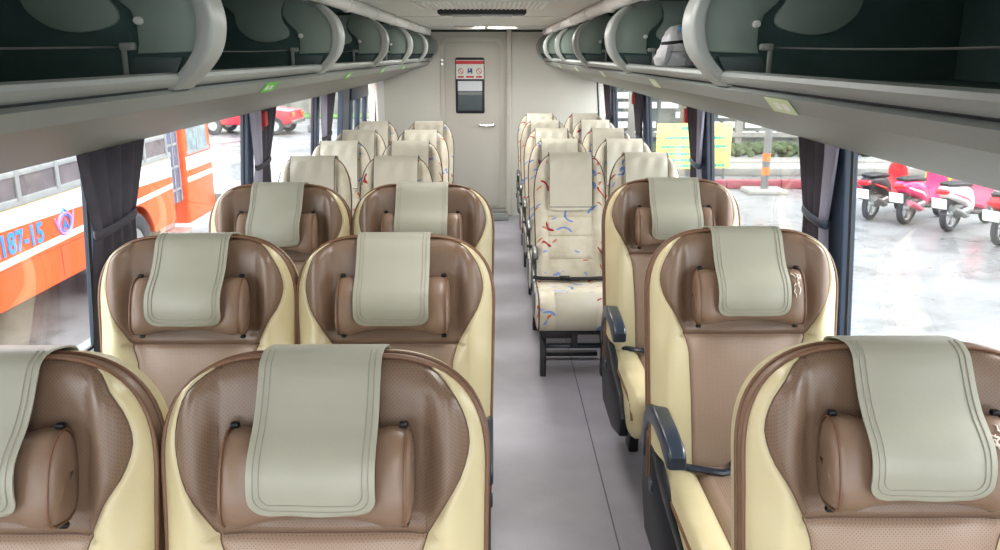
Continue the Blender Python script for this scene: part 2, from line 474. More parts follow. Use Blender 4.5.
    for sd in (-1, 1):
        MB().prism([(-.10, .26), (-.24, .26), (-.22, .14), (-.19, .05), (-.19, 0), (-.09, 0), (-.09, .08)], sd * .145 - .022, sd * .145 + .022, 'x', .006).build('leg', 'frame', root)
    MB().box((0, -.32, .275), (.5, .42, .05), .01).build('seat_frame', 'frame', root)
    # lap belt
    MB().tube([(-.25, -.17, .49), (-.17, -.215, .493), (-.08, -.235, .487), (0, -.2, .485)], .015, 8, rz=.009).tube([(.25, -.17, .49), (.18, -.2, .493), (.1, -.21, .487)], .015, 8, rz=.009).build('lap_belt', 'navy', root)
    MB().box((-.02, -.21, .492), (.05, .05, .02), .005).build('belt_buckle', 'black', root)
    return root

def make_fabric():
    root = empty('fabric_seat')
    bk = Back(0.44, 0.735, math.radians(14)); S = bk.S
    def w(d):
        if d >= .24: return .203 - .012 * min(1, (d - .24) / .4)
        return .085 + .118 * max(0, 1 - (1 - d / .24) ** 2.4) ** .5
    def f(x, d):
        ax = abs(x); e = max(0, w(d) - ax)
        edge = (1 - math.exp(-e / .014)) * (1 - math.exp(-(d + .001) / .014))
        bol = .022 * math.exp(-((ax - .16) / .03) ** 2)
        cen = .016 * math.exp(-(ax / .1) ** 4)
        sm = -.008 * math.exp(-((ax - .125) / .006) ** 2)
        hs = 0
        for q in (.36, .47, .60): hs += -.010 * math.exp(-((d - q) / .007) ** 2) * (1 if ax < .125 else 0)
        return .03 * edge + (bol + cen + sm + hs) * (1 if e > .004 else e / .004) * min(1, (d + .002) / .03)
    ds = dlist(S); ds = sorted(set(ds + [q + k for q in (.36, .47, .60) for k in (-.008, 0, .008)]))
    ds = [d for i, d in enumerate(ds) if i == 0 or d - ds[i - 1] > 1e-4]
    rows = []
    NX = 48
    for d in ds: rows.append([bk.P((-1 + 2 * i / NX) * w(d), d, f((-1 + 2 * i / NX) * w(d), d)) for i in range(NX + 1)])
    MB().grid(rows).build('backrest', 'fabric', root, angle=60)
    out = [(-w(d), d) for d in ds[::-1]] + [(x / 10 * .085, 0) for x in range(-9, 10, 3)] + [(w(d), d) for d in ds]
    g = [[bk.P(x, d, 0.0) for x, d in out], [bk.P(x * .995, d + .001, -.07) for x, d in out], [bk.P(x * .9, d + .02, -.09) for x, d in out]]
    sh = MB().grid(g)
    sh.grid([[bk.P((-1 + 2 * i / 12) * w(d) * .9, d + .02, -.09) for i in range(13)] for d in ds]).build('rear_shell', 'fabric', root, angle=70)
    MB().tube([bk.P(x, d, .003) for x, d in out], .0042, 6).build('piping', 'fpipe', root, angle=80)
    # vinyl cover
    prof = [(-.098, .22), (-.095, .05), (-.085, 0), (-.05, -.008), (0, -.006), (.028, .002), (.048, .024), (.062, .07), (.066, .16), (.066, .25), (.064, .325)]
    fine = []
    for (a, b), (c, d2) in zip(prof, prof[1:]):
        for t in range(4): fine.append((a + (c - a) * t / 4, b + (d2 - b) * t / 4))
    fine.append(prof[-1])
    for _ in range(3): fine = [fine[0]] + [((p[0] + 2 * q[0] + r[0]) / 4, (p[1] + 2 * q[1] + r[1]) / 4) for p, q, r in zip(fine, fine[1:], fine[2:])] + [fine[-1]]
    L = [0]
    for p, q in zip(fine, fine[1:]): L.append(L[-1] + math.hypot(p[0] - q[0], p[1] - q[1]))
    T = L[-1]
    def cw(l, ins=0):
        dist = T - ins - l; r = .028; base = .121 - ins
        return base if dist > r else base - r + math.sqrt(max(0, r * r - (r - dist) ** 2))
    def cp(u, i, lift, x=None):
        ff, dd = fine[i]; x = u * cw(L[i]) if x is None else x
        if dd > .02 and ff > 0:
            ff += .004 * math.sin(9 * x / .12 + dd * 20) * math.exp(-((dd - .06) / .06) ** 2)
        return bk.P(x, dd - (lift if dd < .01 else 0), ff + (lift if ff > 0 else 0))
    top = [[cp(-1 + 2 * k / 20, i, .003) for k in range(21)] for i in range(len(fine))]
    bot = [[cp(-1 + 2 * k / 20, i, 0) for k in range(21)] for i in range(len(fine))]
    cv = MB().grid(top).grid(bot, flip=True)
    cv.grid([[r[0] for r in top], [r[0] for r in bot]]).grid([[r[-1] for r in top], [r[-1] for r in bot]]).grid([top[-1], bot[-1]])
    cover = cv.build('headrest_cover', 'fcover', root, angle=60)
    st = MB(); idx = [i for i in range(18, len(fine)) if L[i] < T - .0015]
    st.tube([cp(0, i, .003, -cw(L[i])) for i in idx] + [cp(0, i, .003, cw(L[i])) for i in idx[::-1]], .0022, 5)
    st.build('cover_edging', 'fpipe', cover)
    # cushion: rounded loft across x
    rr = []
    prof2 = [(-.12, .30), (-.12, .44), (-.2, .462), (-.36, .468), (-.48, .472), (-.55, .462), (-.585, .43), (-.595, .38), (-.585, .32), (-.56, .285), (-.5, .275), (-.3, .27)]
    cy = -.35; cz = .37
    for x, s in [(-.205, .9), (-.202, .95), (-.195, .985), (-.18, 1), (-.1, 1.0), (0, .995), (.1, 1.0), (.18, 1), (.195, .985), (.202, .95), (.205, .9)]:
        rr.append([(x, cy + (y - cy) * s, cz + (z - cz) * s) for y, z in prof2])
    MB().loft(rr).build('seat_cushion', 'fabric', root, angle=50)
    ap = []
    for x in (-.11, -.108, 0, .108, .11):
        k = 1.012 if abs(x) < .11 else 1.0
        ap.append([(x, cy + (y - cy) * k, cz + (z - cz) * k + (.002 if k > 1 else 0)) for y, z in prof2[4:11]])
    MB().grid(ap).build('cushion_apron', 'fcover', root, angle=60)
    for sd in (-1, 1): MB().tube([(sd * .196, cy + (y - cy) * .99, cz + (z - cz) * .99) for y, z in prof2[1:11]], .004, 6).build('cushion_piping', 'fpipe', root)
    # base
    MB().box((0, -.34, .262), (.38, .36, .03), .006).box((-.09, -.5, .248), (.16, .05, .04), .005).box((0, -.5, .215), (.035, .03, .09), .004).build('seat_frame', 'frame', root)
    for sd in (-1, 1):
        MB().prism([(-.30, .255), (-.40, .255), (-.47, .215), (-.505, .12), (-.50, 0), (-.445, 0), (-.45, .11), (-.42, .17), (-.36, .2), (-.30, .2)], sd * .165 - .016, sd * .165 + .016, 'x', .005).build('leg', 'frame', root)
    MB().box((0, -.46, .165), (.30, .035, .024), .008).build('foot_bar', 'navy', root)
    MB().box((0, -.22, .03), (.33, .035, .03), .008).build('rear_foot_bar', 'frame', root)
    # belts
    MB().tube([(-.205, -.2, .482), (-.18, -.225, .482), (-.1, -.235, .482), (-.03, -.24, .482)], .014, 8, rz=.011).tube([(.205, -.2, .482), (.18, -.225, .482), (.1, -.24, .482), (-.02, -.245, .482)], .014, 8, rz=.011).build('lap_belt', 'belt', root)
    MB().box((-.035, -.245, .488), (.06, .045, .018), .004).build('belt_buckle', 'black', root)
    for sd in (-1, 1):
        X = sd * .2
        pts = [(-.02, .46), (-.04, .60), (-.09, .645), (-.2, .655), (-.31, .645), (-.33, .625), (-.31, .61), (-.2, .617), (-.12, .60), (-.085, .55), (-.08, .45)]
        MB().prism(pts, X - .013, X + .013, 'x', .006, 2).build('armrest', 'gmetal', root)
        p = MB().prism([(-.02, .5), (-.08, .53), (-.2, .46), (-.38, .44), (-.40, .36), (-.3, .27), (-.08, .27), (-.02, .36)], X - .011, X + .011, 'x', .005).build('side_panel', 'gmetal', root)
        MB().lathe([(0, .018), (.02, .018), (.024, .012), (.024, -.012), (.02, -.018), (0, -.018)], (X, -.12, .40), 'x', 16).build('recline_knob', 'black', p)
    return root

lea = make_leather(); fab = make_fabric()
used = {'l': False, 'f': False}
def place(kind, x, y, label, cat, group, rz=0.0):
    src = lea if kind == 'l' else fab
    o = src if not used[kind] else copy_tree(src)
    used[kind] = True
    o.location = (x, y, 0); o.rotation_euler.z = rz
    tag(o, label, cat, group); return o
LROW = [1.36, 2.34, 3.32]; RROW = [1.40, 2.42, 3.44]
rown = ['nearest the camera', 'in the second row from the camera', 'in the third row, just before the fabric seats']
for i, y in enumerate(LROW):
    place('l', -.29 - (.012 if i == 0 else 0), y, ['large leather seat nearest the camera, left of the aisle, its whole grey cover in view',
                         'brown and cream leather seat beside the aisle on the left, second row from the camera',
                         'leather seat left of the aisle, third row, just ahead of the fabric seats'][i], 'seat', 'leather seats left of the aisle', random.uniform(-.006, .006))
    place('l', [-.894, -.874, -.878][i], y, ['brown and cream leather seat in the near left corner, cut off by the photo edge',
                          'leather seat beside the left window and near charcoal curtain, second row from the camera',
                          'leather seat at the left windows, third row, in front of a fabric seat'][i], 'seat', 'leather seats left of the aisle', random.uniform(-.006, .006))
for i, y in enumerate(RROW):
    place('l', .764 if i else .752, y, ['single leather seat in the near right corner, its near cover filling the photo corner',
                         'single leather seat at the right window with torn pillow, middle one of three',
                         'single leather seat on the right, farthest from the camera, just ahead of the fabric seats'][i], 'seat', 'single leather seats at the right windows', random.uniform(-.006, .006))
FR = [4.62, 5.39, 6.18, 6.97, 7.76]; FL = [4.48, 5.27, 6.05, 6.84]
ordn = ['first', 'second', 'third', 'fourth', 'last']
for i, y in enumerate(FR):
    place('f', .435, y, '%s fabric seat right of the aisle, aisle side%s' % (ordn[i], [', its cushion in full view', ' just behind the frontmost one', ' in the middle of five', ' with one more behind it', ' nearest the rear bulkhead'][i]), 'seat', 'patterned fabric seats right of the aisle', random.uniform(-.01, .01))
    place('f', .862, y, '%s fabric seat at the right windows%s' % (ordn[i], [' directly behind the farthest leather seat', ' behind the frontmost window one', ' in the middle of five', ' with one more behind it', ' nearest the rear bulkhead'][i]), 'seat', 'patterned fabric seats right of the aisle', random.uniform(-.01, .01))
for i, y in enumerate(FL):
    n = ['first', 'second', 'third', 'last'][i]
    place('f', -.53, y, '%s fabric seat left of the aisle, aisle side%s' % (n, [' directly behind the leather seat', ' behind the frontmost one', ' with one more behind it', ' nearest the rear door'][i]), 'seat', 'patterned fabric seats left of the aisle', random.uniform(-.01, .01))
    place('f', -.985, y, '%s fabric seat at the left windows%s' % (n, [' directly behind the leather seat', ' behind the frontmost window one', ' with one more behind it', ' nearest the rear bulkhead'][i]), 'seat', 'patterned fabric seats left of the aisle', random.uniform(-.01, .01))

# tears in the pillow of two right-hand leather seats sit on their own seats
# ------------------------------------------------------------------ coach shell
def qx(sd, q): return CX + sd * q
struct(MB().box((CX, (FRONT + REAR) / 2, -.03), (2.5, REAR - FRONT, .06)), 'floor', 'floor')
struct(MB().box((CX, (FRONT + REAR) / 2, 1.965), (2.5, REAR - FRONT + .1, .05)), 'ceiling', 'ceil')
tr = MB()
for yy in (2.2, 3.9, 5.6, 7.3): tr.box((CX, yy, 1.937), (1.1, .03, .008), .002)
struct(tr, 'trim_1', 'white')
TOPZ, SILL = 1.43, .80
def wq(z): return 1.19 - (z - SILL) * .075
for sd, nm in ((-1, 'left'), (1, 'right')):
    b = MB()
    b.prism([(qx(sd, 1.19), 0), (qx(sd, 1.25), 0), (qx(sd, 1.25), SILL), (qx(sd, 1.19), SILL)], FRONT, REAR, 'y')
    b.prism([(qx(sd, 1.15), TOPZ + .0), (qx(sd, 1.25), TOPZ), (qx(sd, 1.25), 1.95), (qx(sd, 1.15), 1.95)], FRONT, REAR, 'y')
    struct(b, 'wall_' + nm, 'wall')
    s = MB().prism([(qx(sd, 1.165), SILL - .01), (qx(sd, 1.25), SILL - .01), (qx(sd, 1.25), SILL + .012), (qx(sd, 1.17), SILL + .012)], FRONT, REAR, 'y')
    struct(s, 'trim_2' if sd < 0 else 'trim_3', 'rack')
PR = [-.95, .78, 2.54, 4.20, 5.87, 7.52]; PL = [-.95, .78, 2.47, 4.06, 5.66, 6.75]
tn = 4; wn = 1
for sd, PP in ((-1, PL), (1, PR)):
    for k, y in enumerate(PP):
        wd = .15 if sd > 0 else (.09 if k < 5 else .3)
        hw = wd / 2
        p = MB()
        a = qx(sd, wq(SILL) - .015); b_ = qx(sd, wq(TOPZ) - .015); c = qx(sd, wq(SILL) + .028); c2 = qx(sd, wq(TOPZ) + .028)
        p.prism([(a, SILL), (c, SILL), (c2, TOPZ + .01), (b_, TOPZ + .01)], y - hw, y + hw, 'y', .006)
        struct(p, 'trim_%d' % tn, 'pillar'); tn += 1
    edges = [FRONT] + PP + [REAR]
    for k in range(len(edges) - 1):
        gp_ = .07 if sd > 0 else .04; y0 = edges[k] + (gp_ if k else 0); y1 = edges[k + 1] - (gp_ if k < len(edges) - 2 else 0)
        z0, z1 = SILL + .01, TOPZ + .01
        g = MB(); x0, x1 = qx(sd, wq(z0) + .015), qx(sd, wq(z1) + .015)
        g.add([(x0, y0, z0), (x0, y1, z0), (x1, y1, z1), (x1, y0, z1), (x0 + sd * .005, y0, z0), (x0 + sd * .005, y1, z0), (x1 + sd * .005, y1, z1), (x1 + sd * .005, y0, z1)],
              [(0, 1, 2, 3), (7, 6, 5, 4), (0, 4, 5, 1), (1, 5, 6, 2), (2, 6, 7, 3), (3, 7, 4, 0)])
        o = struct(g, 'window_%d' % wn, 'glass'); wn += 1
        gk = MB()
        for yy in (y0, y1): gk.tube([(x0 - sd * .004, yy, z0), (x1 - sd * .004, yy, z1)], .009, 6)
        gk.tube([(x0 - sd * .004, y0, z0), (x0 - sd * .004, y1, z0)], .009, 6)
        gk.build('gasket', 'dark', o)
# left rear emergency window frames
ef = empty('window_%d' % wn, (0, 0, 0)); tag(ef, kind='structure'); wn += 1
b = MB()
for yy in (7.02, 7.42, 7.85):
    b.prism([(qx(-1, wq(SILL) - .02), SILL), (qx(-1, 1.2), SILL), (qx(-1, 1.17), TOPZ), (qx(-1, wq(TOPZ) - .02), TOPZ)], yy - .05, yy + .05, 'y', .005)
b.prism([(qx(-1, wq(TOPZ) - .02), TOPZ - .11), (qx(-1, 1.2), TOPZ - .11), (qx(-1, 1.2), TOPZ), (qx(-1, wq(TOPZ) - .02), TOPZ)], 6.97, 7.9, 'y', .005)
b.build('window_frame', 'pillar', ef)

# bulkhead
struct(MB().box((CX, REAR + .03, .96), (2.5, .06, 1.98)), 'wall_rear', 'bulk')
post = MB().box((.165, REAR - .035, .97), (.055, .09, 1.94), .015, 3)
struct(post, 'trim_%d' % tn, 'bulk2'); tn += 1
struct(MB().box((-.235, REAR - .06, .04), (.76, .16, .08), .01), 'trim_%d' % tn, 'wall'); tn += 1
struct(MB().box((-1.155, REAR - .25, 1.12), (.02, .5, .66), .006), 'trim_%d' % tn, 'white'); tn += 1
struct(MB().box((CX, REAR - .01, 1.93), (1.15, .03, .02), .004), 'trim_%d' % tn, 'dark'); tn += 1
door = empty('door_1', (-.215, REAR, 0)); tag(door, kind='structure')
def round_rect(cx, cz, hw, z0, z1, r, n=7):
    pts = [(cx - hw, z0), (cx + hw, z0)]
    for k in range(n + 1): a = PI / 2 * k / n; pts.append((cx + hw - r + r * math.cos(a), z1 - r + r * math.sin(a)))
    for k in range(n + 1): a = PI / 2 + PI / 2 * k / n; pts.append((cx - hw + r + r * math.cos(a), z1 - r + r * math.sin(a)))
    return pts
MB().prism(round_rect(0, 0, .335, .085, 1.87, .09), -.02, .0, 'y', .006).build('door_frame', 'bulk', door)
MB().prism(round_rect(0, 0, .29, .11, 1.82, .075), -.035, -.018, 'y', .007).build('door_leaf', 'bulk2', door)
def rr2(cx, cz, hw, hh, r, n=4):
    pts = []
    for q in range(4):
        sx, sz = ((1, 1), (-1, 1), (-1, -1), (1, -1))[q]
        for k in range(n + 1):
            a = PI / 2 * (q + k / n); pts.append((cx + sx * (hw - r) + r * math.cos(a), cz + sz * (hh - r) + r * math.sin(a)))
    return pts
dz = lambda v: 1.7 - (v - 54) * .965 * 8.45 / 810
dxx = lambda u: (u - 493) * 8.45 / 810 + .215
wc = (dxx(455.5) + dxx(484.5)) / 2; ww_ = (dxx(484.5) - dxx(455.5)) / 2
MB().prism(rr2(wc, (dz(57.5) + dz(114)) / 2, ww_, (dz(57.5) - dz(114)) / 2, .02), -.045, -.03, 'y', .004).build('window_surround', 'dark', door)
pz0, pz1 = dz(111), dz(81)
MB().box((wc, -.0465, (pz0 + pz1) / 2), (ww_ * 2 - .05, .004, pz1 - pz0)).build('pane', mat('dim frosted pane', (70, 84, 90), .2), door)
MB().box((wc, -.0495, dz(86)), (ww_ * 2 - .05, .003, dz(81) - dz(91)), 0).build('frosted_strip', mat('bright frosted pane', (225, 230, 236), .4, var=0), door)
MB().box((wc, -.0495, dz(93.5)), (ww_ * 2 - .05, .003, .03)).build('window_rail', 'gmetal', door)
sg = MB().box((wc, -.047, (dz(60) + dz(79)) / 2), (ww_ * 2 - .014, .004, dz(60) - dz(79))).build('notice_sticker', 'stickw', door)
s2 = MB().box((wc, -.0502, dz(62.3)), (ww_ * 2 - .014, .003, dz(60.6) - dz(64)))
for k in (-1, 0, 1): s2.box((wc + k * .095, -.0502, dz(76.8)), (.06 + (.02 if k == 0 else 0), .003, .017))
s2.build('red_print', 'red', sg)
s3 = MB()
for k in (-1, 1):
    cpts = [(wc + k * .095 + .026 * math.cos(a * PI / 8), -.05, dz(71) + .026 * math.sin(a * PI / 8)) for a in range(16)]
    s3.tube(cpts, .003, 5, closed=True); s3.tube([(wc + k * .095 - .018, -.05, dz(71) + .018), (wc + k * .095 + .018, -.05, dz(71) - .018)], .003, 5)
s3.build('ban_symbol', 'red', sg)
s4 = MB().box((wc, -.0502, dz(71)), (.048, .003, .056)).build('blue_symbol', mat('blue print', (60, 70, 140), .5, var=0), sg)
s5 = MB().box((wc, -.053, dz(73)), (.03, .003, .012)).box((wc - .004, -.053, dz(69.5)), (.012, .003, .02)).build('symbol_figure', 'stickw', s4)
hd = MB().lathe([(0, -.062), (.022, -.058), (.026, -.03), (0, -.03)], (dxx(493), 0, dz(126)), 'y', 16)
hd.tube([(dxx(493), -.07, dz(126)), (dxx(487), -.075, dz(126.4)), (dxx(478.5), -.07, dz(125.8))], .009, 8)
hd.build('handle', 'chrome', door)
hg = MB()
for z in (dz(60), dz(64)): hg.cyl((dxx(442.5), -.03, z), (dxx(442.5), -.04, z), .012, 12)
hg.build('bolt', 'chrome', door)
tag(MB().box((.06, REAR - .25, .025), (.20, .12, .05), .008).box((.06, REAR - .25, .055), (.15, .08, .02), .004).build('floor_box', 'rack'), 'small grey box on the floor at the foot of the rear door', 'box')

# front end behind the camera: wall with a windscreen
fw = MB().box((CX, FRONT - .03, .25), (2.5, .06, .5)).box((CX, FRONT - .03, 1.92), (2.5, .06, .08))
for sd in (-1, 1): fw.box((qx(sd, 1.2), FRONT - .03, 1.2), (.1, .06, 1.4))
struct(fw, 'wall_front', 'wall')
struct(MB().box((CX, FRONT - .03, 1.19), (2.3, .006, 1.38)), 'window_%d' % wn, 'glass'); wn += 1

# ------------------------------------------------------------------ luggage racks
DIVL = [.34, 1.71, 3.14, 4.52, 5.9, 7.28, 8.66]; DIVR = [.52, 1.90, 3.28, 4.66, 6.04, 7.40, 8.66]
def spline(pts, m):
    out = []
    for i in range(len(pts) - 1):
        p0 = pts[max(i - 1, 0)]; p1 = pts[i]; p2 = pts[i + 1]; p3 = pts[min(i + 2, len(pts) - 1)]
        for k in range(m):
            t = k / m
            out.append(tuple(.5 * (2 * p1[j] + (p2[j] - p0[j]) * t + (2 * p0[j] - 5 * p1[j] + 4 * p2[j] - p3[j]) * t * t + (-p0[j] + 3 * p1[j] - 3 * p2[j] + p3[j]) * t ** 3) for j in (0, 1)))
    out.append(pts[-1]); return out
def arc(n=14):
    return spline([(.592, 1.628), (.548, 1.668), (.520, 1.705), (.508, 1.745), (.508, 1.785), (.522, 1.825), (.555, 1.862), (.60, 1.89), (.66, 1.912)], 4)
ARC = arc()
def offset_arc(o):
    r = []
    for i, p in enumerate(ARC):
        a = ARC[max(i - 1, 0)]; b = ARC[min(i + 1, len(ARC) - 1)]
        t = Vector((b[0] - a[0], b[1] - a[1])).normalized(); n = Vector((t.y, -t.x))
        if n.x < 0 and False: n = -n
        r.append((p[0] + abs(n.x) * o if True else 0, p[1] - (t.x if t.x > 0 else t.x) * o))
    return r
for sd, nm, DV in ((-1, 'left', DIVL), (1, 'right', DIVR)):
    R = empty('luggage_rack', (qx(sd, .62), 0, 1.5))
    tag(R, ['long open overhead luggage rack running above the left windows', 'long open overhead luggage rack running above the right windows, a white bag in it'][sd > 0], 'luggage rack', 'overhead luggage racks')
    ox, oz = R.location.x, R.location.z
    L_ = lambda q, z: (qx(sd, q) - ox, z - oz)
    Y0, Y1 = FRONT + .02, REAR - .005
    def P(pts, y0, y1, name, m, par, bev=0, **k): return MB().prism([L_(q, z) for q, z in pts], y0, y1, 'y', bev).build(name, m, par, **k)
    P([(1.148, 1.425), (1.148, 1.45), (.66, 1.612), (.62, 1.598), (.62, 1.593), (1.10, 1.428)], Y0, Y1, 'underside', 'racklow', R)
    P([(.62, 1.593), (.594, 1.622), (.612, 1.63), (.65, 1.615), (.64, 1.598)], Y0, Y1, 'front_band', 'rack', R)
    P([(.612, 1.622), (.604, 1.637), (.62, 1.645), (.66, 1.63)], Y0, Y1, 'groove', 'rackdark', R)
    P([(.596, 1.634), (.584, 1.642), (.58, 1.652), (.584, 1.660), (.594, 1.664), (.612, 1.662), (.625, 1.652), (.64, 1.64), (.62, 1.632)], Y0, Y1, 'front_lip', 'rack', R)
    P([(.62, 1.628), (.62, 1.642), (1.148, 1.642), (1.148, 1.46)], Y0, Y1, 'rack_floor', 'carpet', R)
    P([(1.13, 1.642), (1.13, 1.935), (1.148, 1.935), (1.148, 1.642)], Y0, Y1, 'rack_back', 'carpet', R)
    P([(.70, 1.915), (.70, 1.938), (1.13, 1.938), (1.13, 1.90)], Y0, Y1, 'rack_top', 'carpet', R)
    for j, y in enumerate(DV):
        th = .11
        yb = min(y + th, REAR - .002)
        inner = [(1.13, 1.90), (1.13, 1.642), (.64, 1.642)]
        ins = [(p[0] + .014, p[1]) for p in ARC]
        D = P(ins[::-1] + [(.66, 1.642), (1.13, 1.642), (1.13, 1.905), (.72, 1.92)], y + .025, yb - .02, 'divider', 'carpet', R)
        # light rib following the arc
        def off(o): return [(p[0] + o * max(.0, 1 - abs(i / len(ARC) - .45) * .0), p[1]) for i, p in enumerate(ARC)]
        rb = MB()
        rows = []
        prof = [(.030, 0.0), (.010, 0.0), (.002, .006), (0, .016), (0, th - .016), (.002, th - .006), (.010, th), (.030, th)]
        for dq, dy in prof:
            yy = min(y + dy, REAR - .003)
            rows.append([(L_(p[0] + dq, p[1])[0], yy, L_(0, p[1] + (-dq * .4 if i > 26 else 0))[1]) for i, p in enumerate(ARC)])
        rb.grid(rows, closed_v=True).build('rib_edge', 'rib', D, angle=50)
        # crescent plate on the camera side with wavy inner edge
        outer = [(p[0] + .028, p[1]) for p in ARC]
        wav = [(.70, 1.905), (.715, 1.87), (.72, 1.84), (.70, 1.81), (.672, 1.785), (.662, 1.755), (.662, 1.72), (.67, 1.69), (.672, 1.642)]
        up = P([p for p in outer if p[1] > 1.70] + [q for q in wav if q[1] > 1.70] + [(.667, 1.70)], y + .012, y + .03, 'crescent_plate', 'panel', D, .003)
        P([(.575, 1.694), (.60, 1.645), (.70, 1.642), (.675, 1.694)], y + .015, y + .03, 'lower_plate', mat('grey divider plate', (84, 98, 98), .55) if j == 0 and sd < 0 else bpy.data.materials['grey divider plate'], D, .003)
        P([(.70, 1.90)] + spline([(.70, 1.90), (.722, 1.86), (.722, 1.82), (.70, 1.785), (.705, 1.762), (.74, 1.748), (.79, 1.742), (.84, 1.752), (.88, 1.78), (.895, 1.81), (.90, 1.84), (.93, 1.87), (.97, 1.90)], 4)[1:], y + .016, y + .03, 'wavy_panel', 'panel', D, .003)
        bx, bz = L_(.655, 1.765)
        MB().lathe([(0, -.012), (.007, -.011), (.0085, -.004), (.0085, .004), (0, .004)], (bx, y + .008, bz), 'y', 14).build('bolt', 'white', D)
        hx, hz = L_(.68, 1.715)
        MB().box((hx, y + .002, hz), (.03, .022, .016), .005).box((hx + sd * .008, y + .0, hz - .03), (.011, .006, .06), .002).build('strap_bracket', 'rib', D)
        if j < len(DV) - 1:
            n = 12; a = y + th; b2 = DV[j + 1]
            pts = []
            for k in range(n + 1):
                t = k / n; pts.append((L_(.70, 0)[0], a + (b2 - a) * t, L_(0, 1.714 - .007 * math.sin(PI * t))[1]))
            MB().tube(pts, .0022, 6).build('elastic_cord', 'gmetal', R)
    # stickers on the band
    for y in {-1: [2.42, 3.80, 5.0, 6.2], 1: [1.5, 2.75, 4.1, 5.4, 6.8]}[sd]:
        mm = 'green' if sd < 0 else 'palegreen'
        a0, a1 = (.6185, 1.592), (.5955, 1.6185)
        nn = (-.0012, -.0010)
        p0 = L_(a0[0] + nn[0], a0[1] + nn[1]); p1 = L_(a1[0] + nn[0], a1[1] + nn[1]); q0 = L_(*a0); q1 = L_(*a1)
        if abs(y - 1.5) < .01 or y == 2.42: ln = .13
        else: ln = .11
        s_ = MB().prism([p0, p1, q1, q0], y, y + ln, 'y').build('seat_number_sticker', mm, R, smooth=False)
        mid = MB()
        for (ya, yb_) in ((.02, .05), (.065, .095)):
            f0, f1 = .25, .7
            def lp(t, e): return (p0[0] + (p1[0] - p0[0]) * t + sd * -e, p0[1] + (p1[1] - p0[1]) * t - e)
            mid.prism([lp(f0, .0003), lp(f1, .0003), lp(f1, -.0002), lp(f0, -.0002)], y + ya, y + yb_, 'y')
        mid.build('sticker_digits', 'stickw', s_, smooth=False)
    # white pipe under the ceiling
    pp = MB().cyl((qx(sd, .575), FRONT + .1, 1.912), (qx(sd, .575), 8.3, 1.908), .03, 16)
    o = tag(pp.build('ceiling_pipe', 'white'), 'white air duct pipe along the %s edge of the ceiling' % nm, 'pipe', 'ceiling duct pipes')
    for y in [1.2 + .82 * k for k in range(9)]:
        MB().cyl((qx(sd, .575), y, 1.912), (qx(sd, .575), y + .05, 1.908), .035, 16).build('collar', 'white', o)

# white bag with bottle in right rack
bg = empty('plastic_bag', (.69, 3.09, 1.647)); bg.scale = (1.1, 1.1, 1.1); tag(bg, 'tied white plastic bag lying in the right luggage rack', 'plastic bag')
rings = []
for z, r in [(0, .05), (.01, .075), (.035, .083), (.06, .075), (.085, .06), (.1, .058), (.118, .05), (.135, .035), (.142, .012)]:
    rings.append([(r * math.cos(a * PI / 12) * (1 + .1 * math.sin(a * 2.3 + z * 60)), r * math.sin(a * PI / 12) * (1 + .1 * math.cos(a * 1.7 + z * 40)), z) for a in range(24)])
MB().loft(rings).build('bag_body', 'bag', bg)
MB().tube([(.062 * math.cos(a * PI / 12), .062 * math.sin(a * PI / 12), .088 + .006 * math.cos(a * PI / 12)) for a in range(24)], .006, 6, closed=True).build('black_band', 'belt', bg)
MB().loft([[(-.045 - .02 * t + (.014 - .008 * t) * math.cos(k), -.06 - .012 * t, .065 - .05 * t + (.014 - .006 * t) * math.sin(k)) for k in [i * PI / 4 for i in range(8)]] for t in (0, .5, 1)]).build('knot_tail', 'bag', bg)
MB().lathe([(0, .0), (.026, .0), (.028, .006), (.028, .02), (.022, .026), (0, .028)], (.012, -.03, .112), 'z', 18).build('blue_lid', 'blue', bg)
MB().box((.035, -.07, .03), (.03, .01, .028), .004).build('red_print', 'red', bg)

# ceiling fixtures
g = empty('ceiling_vent', (-.06, 4.15, 1.94)); tag(g, 'wide ribbed white air vent panel on the ceiling nearest the camera', 'air vent')
b = MB().box((0, 0, -.006), (.64, .62, .014), .004); b.build('vent_panel', 'white', g)
b = MB()
for k in range(26): b.box((-.29 + k * .0232, 0, -.015), (.008, .56, .006), .001)
b.build('vent_slats', 'ceil', g)
g = empty('ceiling_lamp', (-.06, 4.78, 1.94)); tag(g, 'long dark rimmed lamp across the ceiling behind the ribbed panel', 'ceiling lamp')
MB().box((0, 0, -.014), (.49, .22, .028), .008, 3).build('lamp_rim', 'rackdark', g)
MB().box((0, 0, -.03), (.34, .15, .012), .004).build('lamp_lens', 'lens', g)
for k, x in enumerate((-.21, .09)):
    g = empty('ceiling_speaker', (x, 7.6, 1.94)); tag(g, ['small flat cream ceiling panel above the rear door', 'small flat cream ceiling panel right of the one above the door'][k], 'ceiling panel', 'small rear ceiling panels')
    MB().box((0, 0, -.012), (.27, .2, .024), .008, 3).build('panel_body', 'bulk', g)
    MB().box((0, 0, -.026), (.2, .13, .004), .001).build('panel_face', 'white', g)

